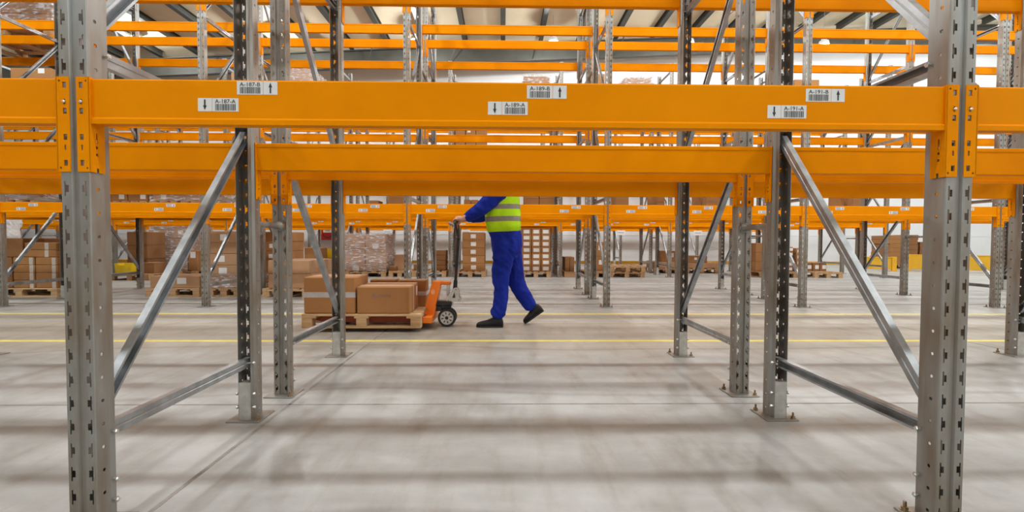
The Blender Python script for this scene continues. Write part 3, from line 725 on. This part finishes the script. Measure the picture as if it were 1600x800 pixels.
# --- loads on the rack levels
def level_load(px0, px1, Y, lev, pytop, nx, nz, lab, mt=CARD, paper=None, wrap=False, every=.6, dep=1.0, ny=1):
    z0 = LEV[lev]+.001; xa, xb = clear(X(px0, Y, 300), X(px1, Y, 300), Y-.05, Y+1.15); zt = Z((px0+px1)/2, pytop, Y)
    pallet(xa, Y-.05, z0, xb-xa, 1.2, 'wooden pallet up on the rack under %s' % lab[1], None, 'y', True)
    stack(xa+.01, xb-.01, Y, Y+dep, z0+.144, zt, nx, ny, nz, lab[0], lab[1], mt, paper, False, every)
    if wrap: film(xa+.01, xb-.01, Y, Y+dep, z0+.15, zt+.005, 'clear film wrapped round %s' % lab[1])
LB = 'carton up on the rack in %s'
def ll(px0, px1, Y, lev, pytop, nx, nz, where, **kw): level_load(px0, px1, Y, lev, pytop, nx, nz, (LB % where, where), **kw)
ll(-60, 88, 8.74, 2, -25, 3, 3, 'the tall wrapped load on the top level', wrap=True, paper=(0, .4, .1, .09))
ll(-40, 62, 8.74, 0, 292, 2, 2, 'the wrapped load above the taped cartons', wrap=True)
ll(165, 232, 8.74, 0, 280, 2, 2, 'the labelled load above the yellow tray', paper=(.2, .5, .09, .09))
ll(236, 312, 8.74, 0, 284, 2, 2, 'the labelled load above the long flat carton', paper=(.2, .4, .09, .09), wrap=True, mt=CARDP)
ll(20, 86, 12.85, 2, 106, 1, 2, 'the white labelled load', paper=(.5, .8, .16, .12), every=1)
ll(335, 378, 12.85, 2, 113, 1, 1, 'the pinkish low load on the top level', mt=CARDP)
ll(452, 488, 12.85, 2, 106, 1, 2, 'the pale wrapped load on the top level', mt=CARDP, wrap=True)
ll(817, 859, 12.85, 2, 119, 1, 2, 'the film topped load over the carton wall', wrap=True)
ll(918, 944, 12.85, 2, 115, 1, 2, 'the narrow load behind the uprights')
ll(974, 1017, 12.85, 2, 121, 1, 2, 'the silvery wrapped load', wrap=True, mt=CARDP)
ll(1237, 1278, 12.85, 2, 124, 2, 1, 'the brown load with white labels', paper=(.4, .3, .12, .1), every=1)
ll(708, 760, 12.85, 1, 190, 3, 2, 'the brown load on the middle level', paper=(0, .3, .08, .08))
ll(576, 592, 12.85, 0, 313, 1, 1, 'the tiny load on the lowest level', dep=.5)
ll(605, 633, 12.85, 0, 290, 1, 1, 'the single big carton with dark marks')
ll(724, 748, 12.85, 0, 312, 2, 1, 'the low pair over the jack handle')
ll(819, 866, 12.85, 0, 285, 2, 2, 'the white taped load over the carton wall', paper=(0, .4, .2, .12), every=1)
ll(962, 984, 12.85, 0, 290, 1, 1, 'the plain box load on the lowest level')
ll(1028, 1046, 12.85, 0, 295, 1, 2, 'the slim double load on the lowest level')
ll(1103, 1136, 12.85, 0, 292, 1, 1, 'the plain wide load on the lowest level')
ll(1333, 1352, 12.85, 0, 300, 1, 1, 'the load at the row end')

# ------------------------------------------------------------------ yellow barriers, wall fittings, far cartons
def barrier(p0, p1, label, h=.46):
    a, c = Vector(p0), Vector(p1); L = (c-a).length; ang = math.atan2(c.y-a.y, c.x-a.x)
    t = thing('guard_barrier', ((a.x+c.x)/2, (a.y+c.y)/2, 0), label, 'barrier', None, ang)
    for s in (-1, 1):
        q = MB(); q.box(s*L/2-.06, s*L/2+.06, -.06, .06, .012, h+.04, .006); q.obj('barrier_post', YELLOW, t)
        q = MB(); q.box(s*L/2-.11, s*L/2+.11, -.11, .11, 0, .012); q.obj('foot_plate', YELLOW, t)
    q = MB(); q.box(-L/2+.06, L/2-.06, -.02, .02, .06, h, .006); q.obj('barrier_panel', YELLOW, t)
    q = MB(); q.box(-L/2+.06, L/2-.06, -.035, .035, h, h+.03, .004); q.obj('top_rail', YELLOW, t)
Yb = 15.75
barrier((X(1347, Yb+.3), Yb+.3, 0), (X(1397, Yb), Yb, 0), 'short yellow guard barrier beside the end of the second aisle rack', .42)
barrier((X(1418, 15.9), 15.9, 0), (X(1562, 14.9), 14.9, 0), 'long yellow guard barrier before the stacked brown cartons', .50)
Ys = 17.0
xa, xb = X(1390, Ys), X(1446, Ys)
pallet(xa, Ys, 0, xb-xa, 1.0, 'pallet behind the long yellow guard barrier', None, 'x', True)
stack(xa, X(1416, Ys), Ys+.02, Ys+.9, .144, Z(1400, 368, Ys), 1, 1, 7, 'brown flat carton in the tall stack behind the yellow barrier', 'tall brown stack behind the barrier', CARD, jit=.035)
stack(X(1418.5, Ys), X(1436, Ys), Ys+.02, Ys+.9, .144, Z(1425, 367, Ys), 1, 1, 6, 'brown carton in the stepped stack behind the yellow barrier', 'stepped brown stack behind the barrier', CARDD, jit=.03)
stack(X(1438, Ys), X(1448, Ys), Ys+.02, Ys+.9, .144, Z(1440, 378, Ys), 1, 1, 5, 'short brown carton at the low end of the stepped stack', 'low end of the stepped stack', CARDD)
xa = X(1562, 10.0); carton(xa+.14, 10.10, 0, .25, .16, Z(1568, 425, 10.0), 'lone brown carton standing on the floor beside a rack upright', None, CARDD)
# low yellow kick rail in front of the back wall
t = thing('kick_rail', (0, 19.75, 0), 'low yellow kick rail running along the white back wall', 'rail')
q = MB(); q.box(-23, 23, -.03, .03, .02, .14, .006); q.obj('rail_bar', YELLOW, t)
for k in range(-9, 10):
    q = MB(); q.box(k*2.5-.05, k*2.5+.05, -.05, .05, 0, .02); q.obj('rail_foot', YELLOW, t)
# fire hose cabinet
Yw = 20.3
pA, pB = at(497, 353, Yw-.2), at(523, 375, Yw-.2)
t = thing('hose_cabinet', ((pA.x+pB.x)/2, Yw-.1, pB.z), 'red fire hose cabinet with white notice on the white back wall', 'hose cabinet')
wd, ht = pB.x-pA.x, pA.z-pB.z
q = MB(); q.box(-wd/2, wd/2, -.1, .09, 0, ht, .006); q.obj('cabinet_body', RED, t)
q = MB(); q.box(-wd/2+.03, wd/2-.03, -.112, -.1, .03, ht-.03, .003); dd = q.obj('cabinet_door', RED, t)
q = MB(); q.box(-.12, .22, -.116, -.112, ht-.26, ht-.06); q.obj('white_notice', WHITE, dd)
q = MB(); q.box(-.06, .16, -.118, -.116, ht-.15, ht-.12); q.box(-.04, .14, -.118, -.116, ht-.20, ht-.18); q.obj('notice_print', INK, dd)
q = MB(); q.tube([(.05+.17*math.cos(a), -.12, .22+.12*math.sin(a)) for a in [math.pi+math.pi*k/10 for k in range(11)]], .018, 8); q.obj('hose_loop', BLACK, dd)

# ------------------------------------------------------------------ people
def remesh(mb, name, mats, voxel, smooth=6, parent=None, folds=0.0, fs=(7, 7, 12)):
    me = mb.mesh(name, mats); o = bpy.data.objects.new(name, me); COL.objects.link(o)
    md = o.modifiers.new('r', 'REMESH'); md.mode = 'VOXEL'; md.voxel_size = voxel; md.use_smooth_shade = True
    if smooth:
        sm = o.modifiers.new('s', 'SMOOTH'); sm.iterations = smooth; sm.factor = .5
    dg = bpy.context.evaluated_depsgraph_get(); dg.update(); m2 = bpy.data.meshes.new_from_object(o.evaluated_get(dg)); bpy.data.objects.remove(o); bpy.data.meshes.remove(me)
    if folds:
        from mathutils import noise as NZ
        cs = [(v.co.copy(), v.normal.copy()) for v in m2.vertices]
        for v, (c, n_) in zip(m2.vertices, cs):
            w_ = NZ.noise(Vector((c.x*2.5+5, c.y*2.5, c.z*2.5)))
            a = NZ.noise(Vector((c.x*fs[0]+w_, c.y*fs[1], c.z*fs[2]+c.x*6+w_*2))); r_ = 1-abs(a)*2.2
            v.co = c+n_*(folds*r_*.8+folds*.6*NZ.noise(c*22))
    m2.name = name; m2.polygons.foreach_set('use_smooth', [True]*len(m2.polygons)); m2.materials.clear()
    for mm in (mats if isinstance(mats, (list, tuple)) else [mats]): m2.materials.append(mm)
    return link(name, m2, parent)
def ering(c, a, bb, seg=28, tilt=0.0, sq=1.0):
    """horizontal ellipse ring: a along x, bb along y"""
    R = []
    for k in range(seg):
        t = 2*math.pi*k/seg; cx, sy = math.cos(t), math.sin(t)
        cx = math.copysign(abs(cx)**sq, cx); sy = math.copysign(abs(sy)**sq, sy)
        R.append((c[0]+a*cx, c[1]+bb*sy, c[2]+tilt*cx))
    return R
def head(mb, c, s=1.0):
    """head facing -x, centre c"""
    c = Vector(c); L = []
    for (dz, dx, a, bb) in ((-.115, -.045, .030, .030), (-.105, -.040, .052, .045), (-.08, -.025, .075, .060), (-.05, -.012, .086, .068), (-.015, -.004, .093, .073), (.02, 0, .098, .076), (.05, .004, .099, .077), (.08, .008, .090, .070), (.105, .010, .066, .053), (.118, .012, .03, .025)):
        L.append(ering(c+Vector((dx, 0, dz))*s, a*s, bb*s, 20))
    mb.loft(L)
    mb.limb([c+Vector((-.092, 0, .022))*s, c+Vector((-.108, 0, -.008))*s, c+Vector((-.118, 0, -.028))*s], [.009*s, .012*s, .016*s], 8)   # nose
    mb.limb([c+Vector((-.088, -.035, .028))*s, c+Vector((-.094, 0, .030))*s, c+Vector((-.088, .035, .028))*s], [.010*s]*3, 8)          # brow
    for y in (-1, 1): mb.ball(c+Vector((.008, y*.078, -.005))*s, (.022*s, .010*s, .034*s), 10, 7)                                      # ears
    mb.limb([c+Vector((-.088, -.022, -.058))*s, c+Vector((-.095, 0, -.058))*s, c+Vector((-.088, .022, -.058))*s], [.007*s]*3, 8)         # lips
def face_parts(parent, c):
    c = Vector(c)
    for y in (-.031, .031):
        q = MB(); q.ball(c+Vector((-.084, y, .005)), (.010, .012, .009), 10, 7); e = q.obj('eye', EYEW, parent, smooth=True)
        q = MB(); q.ball(c+Vector((-.0925, y, .005)), (.003, .005, .005), 8, 5); q.obj('iris', HAIR, e, smooth=True)
    q = MB(); q.limb([c+Vector((-.093, -.022, -.060)), c+Vector((-.101, 0, -.060)), c+Vector((-.093, .022, -.060))], [.0035]*3, 6); q.obj('mouth', LIPS, parent, smooth=True)
def hair_cap(parent, c):
    c = Vector(c); q = MB(); L = []
    for (dz, dx, a, bb) in ((-.06, .055, .045, .062), (-.02, .038, .072, .080), (.03, .030, .088, .086), (.06, .012, .104, .086), (.09, .010, .096, .077), (.115, .012, .070, .057), (.130, .014, .03, .026)):
        L.append(ering(c+Vector((dx, 0, dz)), a, bb, 20))
    q.loft(L); return remesh(q, 'hair', HAIR, .009, 3, parent)
def grip_hand(mb, bar, side, wrist):
    """hand closed from above and behind round a bar along y at point `bar` (x, y, z); side -1 near (left), thumb towards the body middle"""
    bx_, by_, bz_ = bar; R = .026
    mb.limb([wrist, Vector((bx_+.040, by_, bz_+.034)), Vector((bx_+.018, by_, bz_+.036))], [.026, .030, .024], 12)
    for i, (off, ln, r) in enumerate(((-.030, 4.0, .0088), (-.010, 4.3, .0092), (.010, 4.2, .0090), (.029, 3.6, .0080))):
        y = by_-side*off if side > 0 else by_+off
        pts = []
        for k in range(7):
            a = math.radians(62)+k*ln/6*.80
            pts.append(Vector((bx_+R*math.cos(a)*(1.05 if k < 2 else 1), y, bz_+R*math.sin(a)*1.05)))
        mb.limb(pts, [r*1.12, r*1.1, r, r, r*.95, r*.92, r*.85], 8)
    ty = by_+(.040 if side < 0 else -.040)
    mb.limb([Vector((bx_+.045, by_+(.02 if side < 0 else -.02), bz_+.022)), Vector((bx_+.034, ty, bz_+.0)), Vector((bx_+.014, ty, bz_-.020)), Vector((bx_-.010, ty-.004*side, bz_-.026))], [.0125, .0115, .0105, .009], 8)
def shoe(parent, heel, toe, ankle_up, name='shoe'):
    """leather shoe from heel point to toe point (on the sole), ankle_up: direction of the shaft"""
    h, t = Vector(heel), Vector(toe); ax = (t-h); L = ax.length; ax = ax/L; side = Vector((0, 1, 0)); nn = ax.cross(side).normalized()
    if nn.dot(Vector(ankle_up)) < 0: nn = -nn
    q = MB(); rings = []
    for (u, hw, ht) in ((.0, .022, .060), (.04, .036, .095), (.12, .041, .118), (.25, .042, .122), (.38, .042, .104), (.52, .047, .086), (.68, .052, .072), (.84, .049, .062), (.95, .036, .050), (1.0, .018, .034)):
        c = h+ax*(u*L); r = []
        for k in range(14):
            a = math.pi*k/13; r.append(c+side*(hw*math.cos(a))+nn*(.018+max(ht-.018, .006)*(max(0.0, math.sin(a))**.75)))
        rings.append(r)
    q.loft(rings); sh = q.obj(name, SHOE, parent, smooth=True)
    q = MB(); lo = []; 
    out = [(.0, .020), (.03, .034), (.15, .039), (.35, .038), (.55, .046), (.72, .051), (.88, .044), (.97, .026), (1.01, .006)]
    P = [h+ax*(u*L)+side*w_ for u, w_ in out]+[h+ax*(u*L)-side*w_ for u, w_ in out[::-1]]
    q.loft([[p for p in P], [p+nn*.020 for p in P]]); q.obj('sole', BLACK, sh)
    q = MB()
    for u in (.40, .47, .54):
        c = h+ax*(u*L); hh = .108-(u-.38)*.13; q.tube([c+side*-.028+nn*(hh-.018), c+nn*(hh+.004), c+side*.028+nn*(hh-.018)], .0032, 6)
    q.obj('laces', BLACK, sh)

def W3(px, py, Y): return at(px, py, Y)
YW = 5.52
def build_worker():
    t = thing('person', (X(790, YW), YW, 0), 'worker in blue overalls and yellow hi-vis vest walking with the pallet jack', 'person')
    O = t.location.copy()
    def P(px, py, dy=0.0): return at(px, py, YW+dy)-O
    body, jk, tr, vs = MB(), MB(), MB(), MB()
    s_ = 1/143.0
    # torso sections: photo pixels of front and back edges
    sec = []
    for (py, f_, b_, hw) in ((372, 766, 813, .185), (362, 762, 813.5, .200), (350, 759, 814, .208), (335, 757.5, 813.5, .212), (320, 758, 812.5, .222), (303, 760, 811.5, .228), (290, 762, 808, .225), (281, 765, 802, .19), (275, 771, 795, .11)):
        a, c = P(f_, py), P(b_, py); sec.append(((a+c)/2, (c.x-a.x)/2, hw))
    jk.loft([ering(c, a*.93, w_*.95, 28, 0, .85) for c, a, w_ in sec])
    body.loft([ering(c, a*.8, w_*.85, 20, 0, .9) for c, a, w_ in sec])
    # arms
    bar = P(713.5, 347)
    for sd in (-1, 1):
        dy = sd*.205
        sh = P(788, 291, dy); el = P(752 if sd < 0 else 757, 327 if sd < 0 else 338, sd*.20); 
        br = Vector((bar.x, sd*.105, bar.z)); wr = br+Vector((.075, sd*.012, .030)); cuff = wr+Vector((.060, 0, .024))
        mid = (el+cuff)/2
        jk.limb([sh, (sh+el)/2+Vector((0, sd*.012, .0)), el, mid, cuff], [.092, .084, .072, .064, .050], 16)
        body.limb([sh, el, wr], [.05, .038, .026], 12)
        grip_hand(body, br, sd, wr)
    # head and neck
    hc = P(779, 246); body.limb([P(787, 285), P(783, 268), hc+Vector((.02, 0, -.06))], [.062, .056, .054], 14); head(body, hc)
    # legs
    LL = [(P(789, 380, -.085), .125), (P(787, 400, -.09), .114), (P(782, 430, -.09), .094), (P(783, 453, -.09), .076), (P(781.5, 474, -.09), .073), (P(778.5, 487.5, -.09), .080)]
    RL = [(P(796, 380, .085), .125), (P(800, 412, .09), .114), (P(807, 441, .10), .094), (P(817, 459, .10), .084), (P(826.5, 474.5, .10), .076)]
    for leg in (LL, RL):
        tr.limb([p for p, r in leg], [r for p, r in leg], 18); body.limb([p for p, r in leg], [r*.62 for p, r in leg], 12)
    hip = []
    for (py, f_, b_, hw) in ((358, 766, 813, .175), (368, 767, 814.5, .19), (380, 768, 815.5, .20), (392, 770, 814, .195), (402, 773, 808, .17)):
        a, c = P(f_, py), P(b_, py); hip.append(ering((a+c)/2, (c.x-a.x)/2, hw, 26, 0, .85))
    tr.loft(hip)
    # vest shell
    vsec = [(c, a*1.0, w_*1.0) for c, a, w_ in sec[1:]]
    vs.loft([ering(c, a, w_, 36, .008 if i == 0 else 0, .85) for i, (c, a, w_) in enumerate(vsec)])
    bo = remesh(body, 'body', SKIN, .0055, 3, t)
    face_parts(bo, hc); hair_cap(bo, hc)
    for (hx, hy, tx, ty, dy, nm) in ((786.5, 508.5, 744.5, 510, -.09, 'l'), (850, 485.5, 820, 506.0, .10, 'r')):
        hh, tt = P(hx, hy, dy), P(tx, ty, dy); 
        if nm == 'l': hh.z = 0.001; tt.z = 0.001
        else: tt.z = .004
        shoe(t, hh, tt, (0, 0, 1))
    jo = remesh(jk, 'jacket', BLUE, .008, 4, t, .009, (9, 7, 12)); remesh(tr, 'trousers', BLUE, .008, 5, t, .010, (8, 7, 8))
    vo = vs.obj('hi_vis_vest', HIVIS, t, smooth=True)
    # reflective strips follow the vest
    def sect_at(py):
        z = P(790, py).z
        for (c0, a0, w0), (c1, a1, w1) in zip(vsec[:-1], vsec[1:]):
            if c0.z <= z <= c1.z:
                u = (z-c0.z)/(c1.z-c0.z); c = c0.lerp(c1, u); return c, a0+(a1-a0)*u, w0+(w1-w0)*u
    for (p0, p1) in ((346.5, 339), (328, 321)):
        rings = []
        for py in (p0, (p0+p1)/2, p1):
            c, a, w_ = sect_at(py); rings.append(ering(c, a+.003, w_+.003, 36, .006, .85))
        q = MB(); q.loft(rings, cap=False); q.obj('reflective_strip', REFL, vo, smooth=True)
    return t, bar+O
worker, BARP = build_worker()

def build_packer():
    Yp = 10.45; px0 = 14
    t = thing('person', (X(px0, Yp), Yp, 0), 'person in a white t-shirt and black trousers standing behind the carton stack', 'person')
    body, shm, tr = MB(), MB(), MB()
    def V(x, y, z): return Vector((x, y, z))
    for s in (-1, 1):
        tr.limb([V(.0, s*.09, .95), V(-.01, s*.10, .52), V(.02, s*.10, .10)], [.115, .085, .07], 16)
        body.limb([V(.0, s*.09, .95), V(-.01, s*.10, .52), V(.02, s*.10, .08)], [.09, .06, .045], 12)
        shm.limb([V(0, s*.19, 1.42), V(-.03, s*.235, 1.22)], [.075, .068], 14)
        body.limb([V(0, s*.19, 1.42), V(-.04, s*.24, 1.14), V(-.26, s*.20, 1.10)], [.05, .042, .028], 12)
        wr = V(-.26, s*.20, 1.10); body.limb([wr, wr+V(-.09, 0, 0)], [.028, .033], 12)
        for i, o_ in enumerate((-.027, -.009, .009, .026)): body.limb([wr+V(-.11, o_, .005), wr+V(-.15, o_, -.006), wr+V(-.178+.008*abs(i-1.5), o_, -.026)], [.0092, .0086, .0075], 8)
        body.limb([wr+V(-.05, -s*.028, 0), wr+V(-.09, -s*.052, -.01), wr+V(-.12, -s*.054, -.02)], [.012, .011, .009], 8)
    secs = [(V(0, 0, .93), .13, .185), (V(0, 0, 1.0), .135, .185), (V(0, 0, 1.1), .128, .178), (V(0, 0, 1.25), .132, .20), (V(0, 0, 1.38), .125, .215), (V(0, 0, 1.46), .09, .17), (V(0, 0, 1.50), .06, .08)]
    shm.loft([ering(c, a*1.12, w_*1.08) for c, a, w_ in secs]); body.loft([ering(c, a*.9, w_*.9) for c, a, w_ in secs])
    tr.loft([ering(V(0, 0, z), a, w_) for z, a, w_ in ((.84, .12, .17), (.92, .14, .19), (1.0, .135, .185))])
    hc = V(-.04, 0, 1.66); body.limb([V(0, 0, 1.46), V(-.02, 0, 1.6)], [.06, .055], 14); head(body, hc)
    bo = remesh(body, 'body', SKIN, .007, 3, t); face_parts(bo, hc); hair_cap(bo, hc)
    remesh(shm, 'white_shirt', WSHIRT, .010, 4, t, .010); remesh(tr, 'trousers', DTROUS, .010, 4, t)
    for s in (-1, 1): shoe(t, (.10, s*.10, .001), (-.18, s*.10, .001), (0, 0, 1))
build_packer()

# ------------------------------------------------------------------ pallet jack
def build_jack():
    YJ = 5.52
    t = thing('pallet_jack', (X(690, YJ), YJ, 0), 'orange hand pallet jack with black handle carrying the carton load', 'pallet jack')
    O = t.location.copy()
    def P(px, py, Y=YJ-.085): p = at(px, py, Y)-O; return (p.x, p.z)
    # housing: slanted orange shell
    hp = [P(675.6, 440), P(687.5, 440.5), P(687.5, 446), P(679, 492), P(661, 491)]
    heel = PX1+.002-O.x                      # the pallet's end: housing and carriage butt against it
    (tx, tz), (lx, lz_) = hp[0], hp[4]; u_ = (heel-lx)/(tx-lx)
    hp = hp[:4]+[(heel, lz_), (heel, lz_+(tz-lz_)*u_)]
    q = MB(); q.prism(hp, 'y', -.095, .095); hs = q.obj('housing', JORANGE, t)
    q = MB(); x_, z_ = P(667.5, 483); q.lathe([(.012, -.004), (.012, 0.0)], 'y', (x_, -.0955, z_), 12); q.obj('housing_bolt', BOLT, hs)
    q = MB(); x_, z_ = P(676.5, 456); q.add([(x_+.020*math.cos(2*math.pi*k/18), -.0962, z_+.030*math.sin(2*math.pi*k/18)) for k in range(18)], [tuple(range(18))]); q.obj('worn_sticker', WORN, hs)
    q = MB(); q.prism([P(684.5, 462), P(686.6, 452), P(682.2, 478), P(680.6, 478)], 'y', -.0962, -.0952); q.obj('dark_edge_strip', BLACKP, hs)
    q = MB(); a, c = P(684, 440.2), P(703.5, 446); q.box(a[0], c[0], -.035, .035, c[1], a[1], .008); q.obj('top_arm', JORANGE, t)
    # fork carriage and forks
    a, c = P(654, 494), P(679, 500.5); q = MB(); q.box(heel, c[0], -.285, .285, c[1], a[1]+.02, .004); q.obj('fork_carriage', JORANGE, t)
    xl = PX0+.10-O.x
    for s in (-1, 1):
        q = MB(); zt = LIFT+.100; fe = heel+.03; q.prism([(xl, zt-.035), (xl+.10, zt-.055), (fe, zt-.055), (fe, zt), (xl, zt)], 'y', s*.20-.08, s*.20+.08); fk = q.obj('fork', JRED, t)
        q = MB(); q.lathe([(.01, -.035), (.032, -.035), (.032, .035), (.01, .035)], 'y', (xl+.17, s*.20, .033), 16); rl = q.obj('load_roller', BLACK, t)
        q = MB(); q.prism([(xl+.15, .028), (xl+.19, .028), (xl+.30, zt-.056), (xl+.24, zt-.056)], 'y', s*.20-.045, s*.20-.037); q.prism([(xl+.15, .028), (xl+.19, .028), (xl+.30, zt-.056), (xl+.24, zt-.056)], 'y', s*.20+.037, s*.20+.045); q.obj('roller_bracket', BLACKP, rl)
    # wheels
    wx, wz = P(698.5, 495.5, YJ-.05); wz = .098
    for y in (-.058, .062):
        q = MB(); q.lathe([(.072, -.022), (.094, -.022), (.098, -.014), (.098, .014), (.094, .022), (.072, .022)], 'y', (wx, y, wz), 32, True); wl = q.obj('steer_wheel', BLACK, t, smooth=False)
        q = MB(); q.lathe([(.020, -.018), (.070, -.018), (.073, -.023), (.073, .023), (.070, .018), (.020, .018)], 'y', (wx, y, wz), 28)
        q.obj('wheel_rim', ALU, wl)
        q = MB()
        for k in range(8):
            a_ = math.pi*k/4+.2; q.tube([(wx+.034*math.cos(a_), y-.0165, wz+.034*math.sin(a_)), (wx+.058*math.cos(a_), y-.0165, wz+.058*math.sin(a_))], [.004, .008], 6)
        q.obj('rim_recess', BLACKP, wl)
        q = MB(); q.lathe([(.010, -.030), (.018, -.028), (.018, .028), (.010, .030)], 'y', (wx, y, wz), 16); q.obj('hub', BLACKP, wl)
    q = MB(); q.tube([(wx, -.03, wz), (wx, .035, wz)], .012, 10); q.obj('axle', PIN, t)
    # pump base and linkage
    a, c = P(679, 471), P(704, 478); q = MB(); q.box(a[0]-.01, c[0]+.01, -.055, .055, c[1], a[1], .006); q.obj('pump_base', BLACKP, t)
    q = MB(); q.prism([(wx-.10, .225), (wx+.045, .225), (wx+.04, .195), (wx+.022, .12), (wx-.02, .12), (wx-.03, .19), (wx-.1, .19)], 'y', -.028, .030); q.obj('wheel_fork', BLACKP, t)
    a, c = P(679, 479), P(690, 487); q = MB(); q.box(a[0]-.02, c[0], -.05, .05, c[1], a[1], .004); q.obj('link_rod', BLACKP, t)
    for px in (697.6, 700.6):
        a = P(px, 446); c = P(px, 474); q = MB(); q.tube([(a[0], 0, a[1]), (c[0], 0, c[1])], .0085, 10); q.obj('lift_rod', PIN, t)
    # cast pump head
    q = MB(); poly = [P(697, 474), P(697, 465), P(703, 458), P(709, 450.5), P(714, 450), P(717, 456), P(716.5, 464), P(719.5, 466), P(719.5, 471), P(705, 473)]
    q.prism(poly, 'y', -.045, -.030); q.prism(poly, 'y', .030, .045); q.prism([P(697, 474), P(697, 467), P(719, 467), P(719, 471.5)], 'y', -.03, .03); ph = q.obj('pump_head', ALU, t)
    q = MB(); x_, z_ = P(709, 461); q.prism([P(706, 466), P(709.5, 457), P(711, 466)], 'y', -.0462, -.045); q.obj('pump_opening', BLACKP, ph)
    q = MB(); a, c = P(700, 473), P(704, 478); q.box(a[0], c[0]+.02, -.03, .03, c[1], a[1]); q.obj('pump_foot', ALU, t)
    for (px, py) in ((712, 453), (716, 469), (700, 470)):
        x_, z_ = P(px, py); q = MB(); q.lathe([(.008, -.004), (.008, 0)], 'y', (x_, -.045, z_), 8); q.obj('pump_bolt', BOLT, ph)
    # handle
    bar = BARP-O; a = P(711, 452, YJ); m1 = P(711.8, 432, YJ); 
    base = Vector((a[0], 0, a[1])); top = Vector((bar.x+.02, 0, bar.z-.17)); md = base.lerp(top, .18)
    q = MB(); q.tube([base, md], [.024, .021], 12); q.obj('handle_socket', BLACKP, t)
    q = MB(); q.tube([md, top], .0155, 12); q.obj('handle_pole', BLACKP, t)
    q = MB(); q.tube([md+Vector((.024, 0, 0)), top+Vector((.026, 0, .05)), Vector((bar.x+.03, 0, bar.z-.03))], .0035, 6); q.obj('release_rod', PIN, t)
    q = MB(); b0 = Vector((bar.x, 0, bar.z)); pts = [top]
    for s in (-1, 1):
        q.tube([top+Vector((0, 0, -.02)), top+Vector((-.002, s*.05, .03)), b0+Vector((.008, s*.15, -.06)), b0+Vector((0, s*.165, -.02)), b0+Vector((0, s*.15, 0))], .013, 12)
    q.obj('handle_loop', BLACKP, t, smooth=True)
    q = MB(); q.tube([b0+Vector((0, -.15, 0)), b0+Vector((0, .15, 0))], .0145, 14); q.obj('grip', BLACK, t, smooth=True)
    q = MB(); q.box(b0.x-.012, b0.x+.012, -.018, .018, b0.z-.10, b0.z-.012, .004); q.obj('lever', JORANGE, t)
    q = MB(); q.limb([b0+Vector((-.012, .0, -.05)), b0+Vector((-.075, .0, -.012))], [.010, .016], 10); q.obj('release_knob', INKB, t, smooth=True)
build_jack()
